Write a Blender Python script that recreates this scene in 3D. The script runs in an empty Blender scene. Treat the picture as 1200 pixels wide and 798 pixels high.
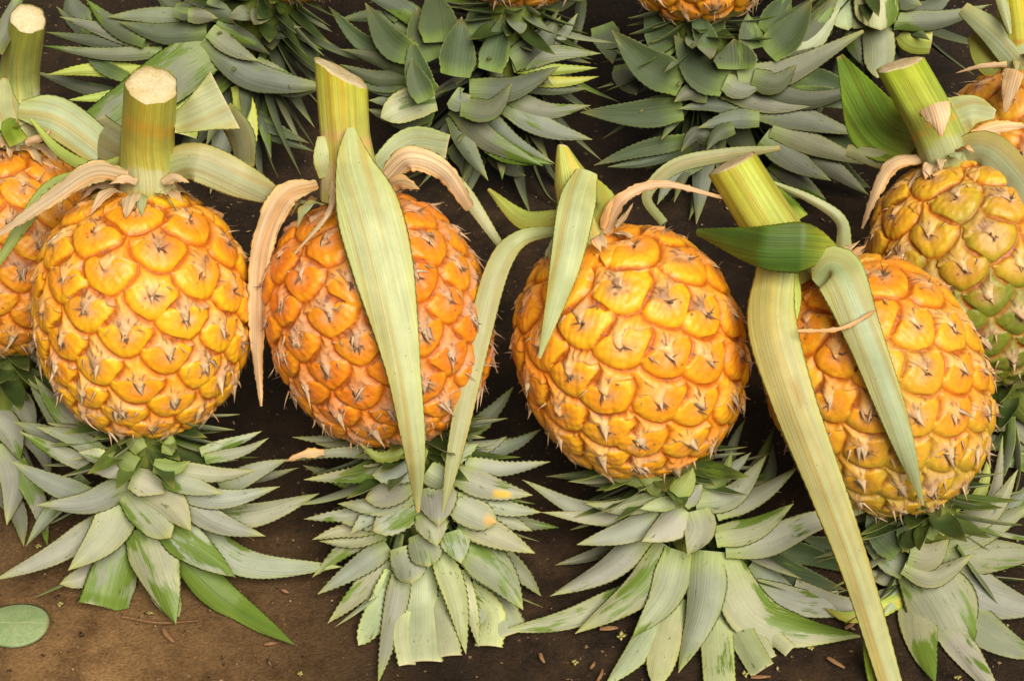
import bpy, math, random
import numpy as np
C = bpy.context.scene.collection
scn = bpy.context.scene
R_ = math.radians

# ---------------------------------------------------------------- camera, sky, sun, exposure
PITCH = R_(45); D0 = 1.0; S = 2400.0          # metres to the fruit, picture units per metre at that distance
CP, SP = math.cos(PITCH), math.sin(PITCH)
RT = np.array([1, 0, 0.0]); UP = np.array([0, SP, CP]); VW = np.array([0, -CP, SP])
O0 = np.array([0, 0, 0.1005])
cam = bpy.data.objects.new('camera', bpy.data.cameras.new('camera')); C.objects.link(cam)
cam.location = O0 + VW * D0
cam.rotation_euler = (math.pi / 2 - PITCH, 0, 0)
cam.data.sensor_width = 36; cam.data.lens = 36 * D0 / (1200 / S)
cam.data.clip_start = 0.02; cam.data.clip_end = 100
scn.camera = cam

SUN_EL, SUN_AZ = 55.0, 156.0                  # azimuth: clockwise from +Y (away from the camera)
w = bpy.data.worlds.new('World'); scn.world = w; w.use_nodes = True
nt = w.node_tree; bg = nt.nodes['Background']
sky = nt.nodes.new('ShaderNodeTexSky'); sky.sky_type = 'NISHITA'; sky.sun_disc = False
sky.sun_elevation = R_(SUN_EL); sky.sun_rotation = R_(SUN_AZ)
sky.air_density = 0.35; sky.dust_density = 0.8; sky.ozone_density = 0.4
hs = nt.nodes.new('ShaderNodeHueSaturation'); hs.inputs['Saturation'].default_value = 0.12   # bright cloud
tint = nt.nodes.new('ShaderNodeMix'); tint.data_type = 'RGBA'; tint.blend_type = 'MULTIPLY'
tint.inputs[0].default_value = 1.0; tint.inputs[7].default_value = (1.0, 0.93, 0.78, 1)
nt.links.new(sky.outputs[0], hs.inputs['Color']); nt.links.new(hs.outputs[0], tint.inputs[6])
nt.links.new(tint.outputs[2], bg.inputs['Color']); bg.inputs['Strength'].default_value = 0.05
sun = bpy.data.objects.new('sun', bpy.data.lights.new('sun', 'SUN')); C.objects.link(sun)
sun.data.energy = 3.4; sun.data.angle = R_(40); sun.data.color = (1.0, 0.93, 0.78)
sun.rotation_euler = (R_(90 - SUN_EL), 0, R_(180 - SUN_AZ))
scn.view_settings.view_transform = 'Standard'; scn.view_settings.look = 'None'
scn.view_settings.exposure = 0.58; scn.view_settings.gamma = 1
scn.cycles.max_bounces = 6

# ---------------------------------------------------------------- places
def at(px, py, w):
    """point seen at picture place (px, py), w metres nearer than the fruit plane"""
    f = (D0 - w) / D0
    return O0 + RT * ((px - 600) / S * f) + UP * (-(py - 399) / S * f) + VW * w
def ground_w(py, m=0.004):
    y0 = -(py - 399) / S
    return (m - O0[2] - y0 * CP) / (SP - y0 * CP / D0)
def ground_at(px, py, m=0.0): return at(px, py, ground_w(py, m))
def nrm(v):
    return v / (np.linalg.norm(v, axis=-1, keepdims=True) + 1e-12)
def sm(a, b, x):
    t = np.clip((x - a) / (b - a), 0, 1); return t * t * (3 - 2 * t)
def lerp(a, b, t):
    t = np.asarray(t)[..., None]; return np.asarray(a) * (1 - t) + np.asarray(b) * t

# ---------------------------------------------------------------- materials
def newmat(name, rough, spec=0.4):
    m = bpy.data.materials.new(name); m.use_nodes = True
    n = m.node_tree; p = n.nodes['Principled BSDF']
    p.inputs['Roughness'].default_value = rough; p.inputs['Specular IOR Level'].default_value = spec
    return m, n, p
def node(n, t, **k):
    x = n.nodes.new(t)
    for a, b in k.items():
        if a.startswith('i_'):
            x.inputs[int(a[2:])].default_value = b
        else: setattr(x, a, b)
    return x
def ramp(n, src, stops):
    r = node(n, 'ShaderNodeValToRGB'); n.links.new(src, r.inputs[0])
    e = r.color_ramp.elements
    while len(e) < len(stops): e.new(0.5)
    for k, (p, c) in enumerate(stops):
        e[k].position = p; e[k].color = (c, c, c, 1) if not hasattr(c, '__len__') else (*c, 1)
    return r.outputs[0]
def mix(n, kind, f, a, b):
    x = node(n, 'ShaderNodeMix', data_type='RGBA', blend_type=kind)
    for i, v in ((0, f), (6, a), (7, b)):
        if hasattr(v, 'links'): n.links.new(v, x.inputs[i])
        else: x.inputs[i].default_value = v if i == 0 else (*v, 1)
    return x.outputs[2]
def attr(n, name, out='Color'):
    return node(n, 'ShaderNodeAttribute', attribute_name=name).outputs[out]
def noise(n, vec, scale, detail=4, rough=0.55, vscale=None):
    x = node(n, 'ShaderNodeTexNoise'); x.inputs['Scale'].default_value = scale
    x.inputs['Detail'].default_value = detail; x.inputs['Roughness'].default_value = rough
    if vscale:
        mp = node(n, 'ShaderNodeMapping'); mp.inputs['Scale'].default_value = vscale
        n.links.new(vec, mp.inputs['Vector']); vec = mp.outputs[0]
    n.links.new(vec, x.inputs['Vector']); return x.outputs['Fac']
def bump(n, p, h, dist, strength=1.0):
    b = node(n, 'ShaderNodeBump'); b.inputs['Distance'].default_value = dist
    b.inputs['Strength'].default_value = strength
    n.links.new(h, b.inputs['Height']); n.links.new(b.outputs[0], p.inputs['Normal'])

def leaf_mat(name, rough, scurf=0.0, streak=0.25, spec=0.35, bumpd=0.0006):
    """colour from the leaf itself, fibres along it, scraped-off bloom where scurf > 0"""
    m, n, p = newmat(name, rough, spec)
    col = attr(n, 'Col'); lc = attr(n, 'lc', 'Vector')
    fib = noise(n, lc, 1.0, 3, 0.6, (1300, 14, 1))
    fib2 = noise(n, lc, 1.0, 2, 0.5, (380, 5, 1))
    blot = noise(n, lc, 1.0, 4, 0.6, (90, 60, 1))
    v = mix(n, 'MULTIPLY', 1.0, col, ramp(n, fib, [(0.3, 1 - streak), (0.7, 1 + streak)]))
    v = mix(n, 'MULTIPLY', 1.0, v, ramp(n, fib2, [(0.3, 1 - streak * .6), (0.7, 1 + streak * .5)]))
    v = mix(n, 'MULTIPLY', 1.0, v, ramp(n, blot, [(0.3, 0.86), (0.7, 1.1)]))
    if not scurf:
        vein = noise(n, lc, 1.0, 2, 0.5, (210, 4, 1))
        v = mix(n, 'MULTIPLY', ramp(n, vein, [(0.48, 0.0), (0.66, 0.9)]), v, (1.0, 0.74, 0.46))
    if scurf:
        big = noise(n, lc, 1.0, 2, 0.5, (55, 26, 1))
        scr = noise(n, lc, 1.0, 5, 0.7, (420, 60, 1))
        ad = node(n, 'ShaderNodeMath', operation='MULTIPLY_ADD'); n.links.new(scr, ad.inputs[0])
        ad.inputs[1].default_value = 0.5; n.links.new(big, ad.inputs[2])
        at_ = attr(n, 'patch', 'Fac')
        ad2 = node(n, 'ShaderNodeMath', operation='MULTIPLY_ADD'); n.links.new(at_, ad2.inputs[0])
        ad2.inputs[1].default_value = 0.30; n.links.new(ad.outputs[0], ad2.inputs[2])
        f = ramp(n, ad2.outputs[0], [(0.93, 0.0), (0.985, 1.0)])
        # thin dark scratches
        s2 = noise(n, lc, 1.0, 4, 0.65, (330, 120, 1))
        f2 = ramp(n, s2, [(0.655, 0.0), (0.68, 0.7)])
        g = mix(n, 'MIX', fib2, (0.05, 0.10, 0.012), (0.19, 0.27, 0.04))
        v = mix(n, 'MIX', f, v, g)
        v = mix(n, 'MIX', f2, v, (0.055, 0.085, 0.016))
        rr = ramp(n, f, [(0, rough), (1, 0.38)]); n.links.new(rr, p.inputs['Roughness'])
    speck = noise(n, lc, 1.0, 2, 0.5, (520, 420, 1))
    v = mix(n, 'MIX', ramp(n, speck, [(0.73, 0.0), (0.77, 0.55)]), v, (0.10, 0.075, 0.035))
    n.links.new(v, p.inputs['Base Color'])
    bump(n, p, fib, bumpd, 0.6)
    return m
M = {
 'crown': leaf_mat('crown_leaf_bloom', 0.55, scurf=1.0, streak=0.075),
 'pale': leaf_mat('pale_stem_leaf', 0.48, streak=0.10),
 'dry': leaf_mat('dry_leaf', 0.75, streak=0.3, spec=0.2, bumpd=0.001),
 'gloss': leaf_mat('glossy_green_leaf', 0.5, streak=0.28, spec=0.4),
 'stem': leaf_mat('stem_skin', 0.45, streak=0.22),
}
def fruit_mat():
    m, n, p = newmat('pineapple_skin', 0.42, 0.42)
    col = attr(n, 'Col'); tc = node(n, 'ShaderNodeTexCoord').outputs['Object']
    a = noise(n, tc, 420, 5, 0.65); b = noise(n, tc, 1500, 3, 0.6)
    v = mix(n, 'MULTIPLY', 1.0, col, ramp(n, a, [(0.3, 0.84), (0.7, 1.12)]))
    v = mix(n, 'MULTIPLY', 1.0, v, ramp(n, b, [(0.3, 0.88), (0.7, 1.1)]))
    sp = noise(n, tc, 620, 2, 0.5)
    v = mix(n, 'MIX', ramp(n, sp, [(0.72, 0.0), (0.76, 0.6)]), v, (0.22, 0.08, 0.03))
    n.links.new(v, p.inputs['Base Color'])
    dry = attr(n, 'dry', 'Fac'); n.links.new(ramp(n, dry, [(0, 0.36), (1, 0.8)]), p.inputs['Roughness'])
    p.inputs['Subsurface Weight'].default_value = 0.12
    p.inputs['Subsurface Radius'].default_value = (1.0, 0.4, 0.1); p.inputs['Subsurface Scale'].default_value = 0.004
    bump(n, p, b, 0.0004, 0.4)
    return m
M['fruit'] = fruit_mat()
def cut_mat():
    m, n, p = newmat('cut_stem_flesh', 0.6, 0.3)
    tc = node(n, 'ShaderNodeTexCoord').outputs['Object']
    a = noise(n, tc, 900, 4, 0.6); b = noise(n, tc, 160, 3)
    v = mix(n, 'MIX', ramp(n, a, [(0.35, 0), (0.7, 1)]), (0.62, 0.50, 0.30), (0.74, 0.65, 0.44))
    v = mix(n, 'MULTIPLY', 1.0, v, ramp(n, b, [(0.3, (0.88, 0.78, 0.55)), (0.6, (1, 1, 1))]))
    n.links.new(v, p.inputs['Base Color']); bump(n, p, a, 0.0006)
    return m
M['cut'] = cut_mat()
def ground_mat():
    m, n, p = newmat('dirty_floor', 0.62, 0.35)
    tc = node(n, 'ShaderNodeTexCoord').outputs['Object']
    a = noise(n, tc, 9, 6, 0.62); b = noise(n, tc, 45, 7, 0.7); c = noise(n, tc, 620, 5, 0.75); d = noise(n, tc, 300, 2, 0.5)
    v = mix(n, 'MIX', ramp(n, b, [(0.34, 0), (0.66, 1)]), (0.014, 0.007, 0.003), (0.062, 0.033, 0.014))
    v = mix(n, 'MULTIPLY', 1.0, v, ramp(n, a, [(0.35, 0.55), (0.65, 1.4)]))
    # lit patch painted on the open floor in front; the rest coloured dark for shade
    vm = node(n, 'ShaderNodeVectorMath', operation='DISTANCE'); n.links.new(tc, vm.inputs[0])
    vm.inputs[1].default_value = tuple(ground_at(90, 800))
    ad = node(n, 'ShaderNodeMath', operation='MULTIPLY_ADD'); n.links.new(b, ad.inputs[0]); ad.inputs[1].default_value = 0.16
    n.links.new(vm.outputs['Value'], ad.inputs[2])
    lit_patch = ramp(n, ad.outputs[0], [(0.11, 1.0), (0.24, 0.0)])
    v = mix(n, 'MIX', lit_patch, v, mix(n, 'MIX', ramp(n, b, [(0.36, 0), (0.64, 1)]), (0.13, 0.066, 0.023), (0.40, 0.225, 0.092)))
    v = mix(n, 'MULTIPLY', 1.0, v, ramp(n, c, [(0.3, 0.6), (0.7, 1.4)]))
    v = mix(n, 'MIX', ramp(n, d, [(0.70, 0.0), (0.73, 0.85)]), v, (0.32, 0.20, 0.10))
    e = noise(n, tc, 240, 3, 0.6)
    v = mix(n, 'MIX', ramp(n, e, [(0.66, 0.0), (0.70, 0.85)]), v, (0.015, 0.008, 0.004))
    n.links.new(v, p.inputs['Base Color'])
    n.links.new(ramp(n, b, [(0.3, 0.5), (0.7, 0.8)]), p.inputs['Roughness'])
    bump(n, p, c, 0.003, 0.9)
    return m
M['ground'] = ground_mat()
def plain_mat(name, a, b, scale, rough=0.6):
    m, n, p = newmat(name, rough, 0.3)
    tc = node(n, 'ShaderNodeTexCoord').outputs['Object']
    x = noise(n, tc, scale, 4, 0.6)
    n.links.new(mix(n, 'MIX', ramp(n, x, [(0.35, 0), (0.65, 1)]), a, b), p.inputs['Base Color'])
    bump(n, p, x, 0.0008, 0.5)
    return m
M['twig'] = plain_mat('dry_twig', (0.16, 0.075, 0.03), (0.28, 0.15, 0.07), 500, 0.8)
M['petal'] = plain_mat('shed_flower', (0.34, 0.29, 0.06), (0.46, 0.42, 0.16), 700, 0.7)
M['grit'] = plain_mat('floor_grit', (0.10, 0.055, 0.025), (0.40, 0.27, 0.14), 60, 0.85)
def oval_mat():
    m, n, p = newmat('fallen_leaf', 0.5, 0.35)
    tc = node(n, 'ShaderNodeTexCoord').outputs['Object']
    x = noise(n, tc, 90, 5, 0.65); y = noise(n, tc, 900, 3, 0.6)
    v = mix(n, 'MIX', ramp(n, x, [(0.35, 0), (0.65, 1)]), (0.19, 0.27, 0.11), (0.27, 0.34, 0.17))
    v = mix(n, 'MULTIPLY', 1.0, v, ramp(n, y, [(0.3, 0.85), (0.7, 1.15)]))
    se = node(n, 'ShaderNodeSeparateXYZ'); n.links.new(tc, se.inputs[0])
    ab = node(n, 'ShaderNodeMath', operation='ABSOLUTE'); n.links.new(se.outputs['Y'], ab.inputs[0])
    mu = node(n, 'ShaderNodeMath', operation='MULTIPLY'); n.links.new(ab.outputs[0], mu.inputs[0]); mu.inputs[1].default_value = 1000
    v = mix(n, 'MIX', ramp(n, mu.outputs[0], [(0.15, 0.7), (0.5, 0.0)]), v, (0.36, 0.40, 0.22))
    mx = node(n, 'ShaderNodeMath', operation='MULTIPLY'); n.links.new(se.outputs['X'], mx.inputs[0]); mx.inputs[1].default_value = 60
    v = mix(n, 'MIX', ramp(n, mx.outputs[0], [(0.86, 0.0), (1.0, 0.8)]), v, (0.22, 0.17, 0.06))
    n.links.new(v, p.inputs['Base Color']); bump(n, p, y, 0.0006, 0.5)
    return m
M['oval'] = oval_mat()

# ---------------------------------------------------------------- meshes
def mesh_obj(name, verts, faces, mat, parent=None, org=(0, 0, 0), col=None, lc=None, patch=None, dry=None, smooth=True):
    verts = np.asarray(verts, float) - np.asarray(org)
    me = bpy.data.meshes.new(name)
    faces = np.asarray(faces)
    if faces.dtype == object or faces.ndim != 2:
        me.from_pydata(verts.tolist(), [], [list(f) for f in faces])
    else:
        k = faces.shape[1]; nf = len(faces)
        me.vertices.add(len(verts)); me.vertices.foreach_set('co', verts.astype(np.float32).ravel())
        me.loops.add(nf * k); me.loops.foreach_set('vertex_index', faces.astype(np.int32).ravel())
        me.polygons.add(nf); me.polygons.foreach_set('loop_start', np.arange(0, nf * k, k, dtype=np.int32))
        me.update(calc_edges=True)
    n = len(me.vertices)
    if col is not None:
        c4 = np.ones((n, 4), np.float32); c4[:, :3] = np.clip(col, 0.002, 0.95)
        me.attributes.new('Col', 'FLOAT_COLOR', 'POINT').data.foreach_set('color', c4.ravel())
    if lc is not None:
        me.attributes.new('lc', 'FLOAT_VECTOR', 'POINT').data.foreach_set('vector', np.asarray(lc, np.float32).ravel())
    for nm, a in (('patch', patch), ('dry', dry)):
        if a is not None:
            me.attributes.new(nm, 'FLOAT', 'POINT').data.foreach_set('value', np.asarray(a, np.float32).ravel())
    if smooth: me.polygons.foreach_set('use_smooth', np.ones(len(me.polygons), bool))
    me.materials.append(mat)
    o = bpy.data.objects.new(name, me); C.objects.link(o)
    if parent is not None: o.parent = parent
    else: o.location = org
    return o
def spline(P, n):
    P = np.asarray(P, float)
    if len(P) == 2: P = np.array([P[0], (P[0] + P[1]) / 2, P[1]])
    seg = np.r_[0, np.cumsum(np.sqrt((np.diff(P, axis=0) ** 2).sum(1)) + 1e-9)]; seg /= seg[-1]
    Q = np.vstack([2 * P[0] - P[1], P, 2 * P[-1] - P[-2]])
    out = []
    for t in np.linspace(0, 1, n):
        i = min(max(np.searchsorted(seg, t, 'right') - 1, 0), len(P) - 2)
        u = (t - seg[i]) / (seg[i + 1] - seg[i]); a, b, c, d = Q[i:i + 4]
        out.append(0.5 * (2 * b + (c - a) * u + (2 * a - 5 * b + 4 * c - d) * u * u + (3 * b - a - 3 * c + d) * u ** 3))
    return np.array(out)

# leaf kinds: colour of the face seen from outside, of the inner face, base colour, tip colour, material, scraped amount
KIND = {
 'g': ((.28, .295, .215), (.060, .095, .022), (.30, .36, .12), (.34, .36, .10), 'crown', 0.2),
 'G': ((.27, .292, .20), (.060, .095, .022), (.29, .36, .10), (.32, .38, .08), 'crown', 0.5),
 'c': ((.36, .40, .235), (.20, .27, .07), (.44, .52, .22), (.42, .47, .22), 'crown', 0.05),
 'm': ((.18, .195, .13), (.05, .08, .02), (.24, .32, .08), (.24, .25, .06), 'crown', 0.30),
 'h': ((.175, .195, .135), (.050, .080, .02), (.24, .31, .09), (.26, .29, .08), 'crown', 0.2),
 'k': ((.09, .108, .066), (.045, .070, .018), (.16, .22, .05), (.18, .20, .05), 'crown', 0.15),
 'v': ((.20, .25, .07), (.12, .17, .04), (.20, .26, .06), (.24, .27, .06), 'crown', 0.1),
 'd': ((.060, .090, .034), (.24, .27, .18), (.16, .24, .04), (.13, .12, .03), 'crown', 0.10),
 'y': ((.36, .44, .10), (.20, .27, .05), (.40, .46, .10), (.34, .36, .08), 'pale', 0),
 'p': ((.40, .425, .215), (.34, .40, .17), (.44, .48, .19), (.40, .42, .17), 'pale', 0),
 'a': ((.33, .36, .20), (.20, .26, .10), (.34, .40, .16), (.28, .30, .12), 'pale', 0),
 't': ((.58, .41, .25), (.48, .31, .17), (.54, .38, .21), (.50, .30, .15), 'dry', 0),
 'D': ((.060, .120, .012), (.20, .30, .05), (.42, .50, .06), (.07, .10, .015), 'gloss', 0),
 'L': ((.18, .29, .03), (.20, .30, .05), (.34, .42, .07), (.07, .13, .02), 'gloss', 0),
}
rng = random.Random(7)
def leaf_shape(P, half, toward, kind, root, parent, name, fold=0.2, roll=0.0, teeth=0.0, cut=False, blunt=False,
               tipbrown=0.5, rip=0.0, spot=None, thick=0.0009, twist=0.0, patch=None):
    """closed lens-section blade along P (n,3); half = half width per ring; toward = outward hint"""
    n = len(P)
    T = nrm(np.gradient(P, axis=0)); toward = np.broadcast_to(toward, P.shape)
    A = nrm(np.cross(T, toward)); N = nrm(np.cross(A, T))
    ts = np.linspace(0, 1, n)
    an = R_(roll) + R_(twist) * ts
    A, N = A * np.cos(an)[:, None] + N * np.sin(an)[:, None], N * np.cos(an)[:, None] - A * np.sin(an)[:, None]
    us = np.array([-1, -.93, -.6, -.28, 0, .28, .6, .93, 1.0]); m = len(us)
    ring_u = np.r_[us, us[-2:0:-1]]; front = np.r_[np.ones(m), np.zeros(m - 2)]; front[0] = front[m - 1] = .5
    k = len(ring_u)
    U = np.broadcast_to(ring_u, (n, k)); H = half[:, None]
    He = np.broadcast_to(H, (n, k)).copy()
    if teeth > 0:
        e = np.abs(ring_u) > .99
        tz = (np.where(np.arange(n) % 2 == 1, teeth, 0.0) if kind != 't' else teeth * np.array([rng.uniform(-1, 1) for _ in range(n)])) * np.clip(half / (half.max() * .4), 0, 1)
        He[:, e] += tz[:, None]
    prof = -fold * H * (np.abs(U) ** 1.7) + 0.03 * H * np.sin(9 * ts)[:, None] * U
    if rip:
        ph = rng.random() * 6
        prof = prof + rip * H * np.sin(ts * 14 + ph)[:, None] * np.abs(U) ** 2 * np.sign(U + .01)
    th = thick * (1 - U ** 2 * .8) * np.clip(H / (half.max() * .3 + 1e-9), .15, 1)
    off = prof + np.where(front > .6, th * .5, np.where(front < .4, -th * .5, 0))
    V = P[:, None, :] + A[:, None, :] * (U * He)[..., None] + N[:, None, :] * off[..., None]
    V = V.reshape(-1, 3); V[:, 2] = np.maximum(V[:, 2], 0.0012 + 0.0006 * np.tile(front, n))
    i = np.arange(n - 1)[:, None] * k; j = np.arange(k)[None]; j2 = (j + 1) % k
    F = np.stack([i + j, i + j2, i + k + j2, i + k + j], -1).reshape(-1, 4)
    lens = np.r_[0, np.cumsum(np.linalg.norm(np.diff(P, axis=0), axis=1))]
    seed = rng.random() * 40
    lc = np.stack([U * H + seed, np.broadcast_to(lens[:, None], (n, k)) + seed, np.broadcast_to(front, (n, k)) * .3 + seed], -1).reshape(-1, 3)
    fc, bc, basec, tipc, mat, pat = KIND[kind]
    f = np.broadcast_to(front, (n, k)); tt = np.broadcast_to(ts[:, None], (n, k))
    j = 1.03 + (rng.random() - .5) * .42
    hue = np.array([1.02 + (rng.random() - .5) * .16, 1, 1.0 + (rng.random() - .5) * (.3 if kind in 'gGmhkc' else .1)])
    col = lerp(bc, fc, f) * j * hue
    col = lerp(col, np.asarray(basec) * np.where(f > .3, 1, .7)[..., None], (1 - sm(0, .3, tt)) * .75)
    if not cut: col = lerp(col, np.broadcast_to(tipc, col.shape), sm(.72, 1, tt) * .7)
    edge = sm(.8, 1, np.abs(U))
    col = lerp(col, col * np.array([1.15, 1.12, .70]), edge * .9)
    if tipbrown and not cut: col = lerp(col, np.broadcast_to((.42, .24, .08), col.shape), sm(.965, 1, tt) * tipbrown)
    if cut: col = lerp(col, np.broadcast_to((.55, .48, .27), col.shape), sm(.975, 1, tt) * .8)
    if spot:
        for (st, su, sr, sc) in spot:
            d = np.hypot((tt - st) / sr, (U - su) / (sr * 3.2))
            col = lerp(col, np.broadcast_to(sc, col.shape), 1 - sm(.5, 1, d))
    pa = np.full(n * k, pat if patch is None else patch)
    return mesh_obj(name, V, F, M[mat], parent, root, col.reshape(-1, 3), lc, pa)
def width_prof(n, cut, blunt):
    t = np.linspace(0, 1, n)
    b = .78 + .22 * sm(0, .3, t)
    if cut: return b * (1 - .06 * t)
    p = 4.5 if blunt else 1.75
    s = np.clip((t - .2) / .8, 0, 1)
    return b * np.maximum(1 - s ** p, .02)
def parse(s): return [tuple(float(v) for v in q.split(',')) for q in s.split()]
FR = []          # fruit ellipsoids (centre, axis, a, b): blades that hang over a fruit keep clear of it
def over(px, py, w, margin):
    o = cam_pos; d = nrm(at(px, py, 0) - o)
    for c, ax, a, b in FR:
        M3 = np.eye(3) / b ** 2 + np.outer(ax, ax) * (1 / a ** 2 - 1 / b ** 2)
        q = o - c; A = d @ M3 @ d; B = q @ M3 @ d; Cc = q @ M3 @ q - 1
        disc = B * B - A * Cc
        if disc > 0:
            t = (-B - math.sqrt(disc)) / A
            hit = o + d * t; w = max(w, (hit - O0) @ VW + margin)
    return w
cam_pos = O0 + VW * D0
def leaf(parent, root, spec, width, w0, w1, kind, name='crown_leaf', bow=0.0, clear=None, widths=None, gm=5.0, **kw):
    """spec: 'x,y x,y ...' centre line in the picture; w0..w1 (mm) how far it stands towards the viewer from base to tip"""
    pts = parse(spec); cut = kw.get('cut', False)
    L = sum(math.hypot(b[0] - a[0], b[1] - a[1]) for a, b in zip(pts, pts[1:]))
    n = int(max(14, min(90, L / (3.2 if kw.get('teeth') else 6))))
    Q = spline([p[:2] for p in pts], n)
    t = np.linspace(0, 1, n)
    W = (w0 + (w1 - w0) * t + bow * np.sin(np.pi * t)) * .001
    if len(pts[0]) > 2:
        seg = np.r_[0, np.cumsum([math.hypot(b[0] - a[0], b[1] - a[1]) for a, b in zip(pts, pts[1:])])]
        W = np.interp(t, seg / seg[-1], [p[2] * .001 for p in pts])
    if clear is not None:
        W2 = np.array([over(x, y, ww, clear * .001) for (x, y), ww in zip(Q, W)])
        K = 4 if n > 20 else 2
        Wp = np.pad(W2, K, mode='edge'); W2s = np.convolve(Wp, np.ones(2 * K + 1) / (2 * K + 1), 'valid')
        W = np.maximum(W2s, W2 - .003)
    W = np.array([max(ww, ground_w(y, gm * .001)) for (x, y), ww in zip(Q, W)])
    if n > 8:
        Wp = np.pad(W, 2, mode='edge'); W = np.maximum(np.convolve(Wp, np.ones(5) / 5, 'valid'), W - .001)
    P = np.array([at(x, y, ww) for (x, y), ww in zip(Q, W)])
    sc = (1 - W / D0) / S
    if widths is not None:
        seg = np.r_[0, np.cumsum([math.hypot(b[0] - a[0], b[1] - a[1]) for a, b in zip(pts, pts[1:])])]
        half = spline([(a_, b_) for a_, b_ in zip(seg / seg[-1] * 100, widths)], n); half = np.maximum(np.interp(t, half[:, 0] / 100, half[:, 1]), 1.0) * sc / 2
    else: half = width_prof(n, cut, kw.get('blunt', False)) * width * sc / 2
    if kw.get('teeth'): kw['teeth'] = kw['teeth'] / S
    return leaf_shape(P, half, nrm(cam_pos - P), kind, root, parent, name, **kw)

# ---------------------------------------------------------------- fruit
GA = math.pi * (3 - math.sqrt(5))
def fruit_mesh(name, centre, ax, a, b, parent, root, seed, N=92, nu=440, nv=250, c1=(.84, .27, .01), c2=(.88, .37, .015),
               crease=(.55, .13, .008), bract=(.84, .40, .09), pale=(.80, .57, .34), green=0.0, gdir=None, gcol=(.28, .30, .03),
               shag=0.5, dull=0.0, chir=1, phi0=0.0, pw=.86):
    r = np.random.RandomState(seed)
    ax = nrm(np.asarray(ax, float)); e1 = nrm(np.cross(ax, VW)); e2 = np.cross(ax, e1)
    th = np.linspace(0.0, math.pi, 3000)
    rr = b * np.sin(th) ** pw; zz = a * np.sign(np.cos(th)) * np.abs(np.cos(th)) ** .92
    rr *= 1 + .02 * np.cos(th)
    ds = np.r_[0, np.hypot(np.diff(rr), np.diff(zz))]; s = np.cumsum(ds); s /= s[-1]
    g = .82 + .55 * s                                    # eyes get smaller towards the crown
    mu = np.cumsum(rr * g * ds); mu /= mu[-1]
    area = 2 * np.pi * np.sum(rr * g * ds)
    kk = (np.arange(N) + .6) / (N + .4)
    se = np.interp(kk, mu, s); re = np.interp(se, s, rr); ze = np.interp(se, s, zz)
    pe = phi0 + chir * GA * np.arange(N) + r.normal(0, .035, N)
    Le = np.sqrt(area / N / (.82 + .55 * se))
    def pos(rad, z, ph): return np.stack([rad * np.cos(ph), rad * np.sin(ph), z], -1)
    E = pos(re, ze, pe)
    def frame(s0, ph):
        dr = np.interp(s0 + .004, s, rr) - np.interp(s0 - .004, s, rr); dz = np.interp(s0 + .004, s, zz) - np.interp(s0 - .004, s, zz)
        l = np.hypot(dr, dz) + 1e-12; dr, dz = dr / l, dz / l
        es = pos(dr, dz, ph); n_ = pos(-dz, dr, ph); ec = np.stack([-np.sin(ph), np.cos(ph), 0 * ph], -1)
        return es, ec, n_
    ES, EC, EN = frame(np.clip(se, .01, .99), pe)
    # surface grid
    sv = np.linspace(.002, .998, nv); ph = np.linspace(0, 2 * np.pi, nu, endpoint=False)
    SV, PH = np.meshgrid(sv, ph, indexing='ij'); SV = SV.ravel(); PH = PH.ravel()
    P = pos(np.interp(SV, s, rr), np.interp(SV, s, zz), PH)
    _, _, NN = frame(np.clip(SV, .01, .99), PH)
    d2 = ((P[:, None, :] - E[None]) ** 2).sum(-1) / Le[None] ** 2
    K = 8
    order = np.argpartition(d2, K, axis=1)[:, :K]
    rel = P[:, None, :] - E[order]; Lk = Le[order]
    uk = (rel * EC[order]).sum(-1) / Lk; vk = (rel * ES[order]).sum(-1) / Lk
    lw = .61 + .06 * r.rand(N); lh = .50 + .06 * r.rand(N); lv = .085 + .05 * r.rand(N)
    sh = 1 - .42 * np.clip((vk - lv[order] - .04) / lh[order], 0, 1)
    qk = ((np.abs(uk) / (lw[order] * sh)) ** 2.6 + (np.abs(vk - lv[order]) / (lh[order] * 1.06)) ** 2.4) ** (1 / 2.5)   # < 1 inside an eye's swelling
    bk = np.hypot(uk, (vk + .30) * .95)                                   # the bract above it
    jl = qk.argmin(1); jb = bk.argmin(1); I = np.arange(len(P))
    inl = qk[I, jl] < 1
    jj = np.where(inl, jl, jb)
    i0 = order[I, jj]; u = uk[I, jj]; v = vk[I, jj]; qo = qk[I, jj]; L = Lk[I, jj]
    q2 = qk.copy(); q2[I, jj] = 9
    dbo = (q2.min(1) - 1) * .45                                           # distance to the nearest other swelling
    dbl = (1 - qo) * .45
    er = r.rand(N, 12)
    def fld(f, k):   # smooth noise over the fruit
        q = np.zeros(len(P))
        for _ in range(k):
            d = r.normal(0, 1, 3); d /= np.linalg.norm(d); q += np.sin(P @ d * f * (.6 + .8 * r.rand()) + r.rand() * 7)
        return q / k ** .5
    n1 = fld(110, 5); n2 = fld(700, 8); n3 = fld(1800, 9); n4 = fld(260, 6)
    tcr = SV                                             # 0 stem end .. 1 crown end
    dryE = np.clip(shag * .55 + .35 * (se - .35) + .5 * (er[:, 0] - .5) , 0, 1)
    dry = np.clip(dryE[i0] + .28 * n1, 0, 1)
    uj = u + .03 * n2 + (er[i0, 1] - .5) * .1
    tiplen = (.10 + .16 * er[i0, 2])
    ev = -.05 - .10 * np.sin(np.pi * np.clip(np.abs(uj) / .5, 0, 1)) + .22 * (np.abs(uj) / .5) ** 2 * 0 + tiplen * np.exp(-(uj / .10) ** 2) + .015 * n2
    mb = np.where(inl, 1 - sm(-.018, .018, v - ev), 1.0)
    lobe = 1 - mb
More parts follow.
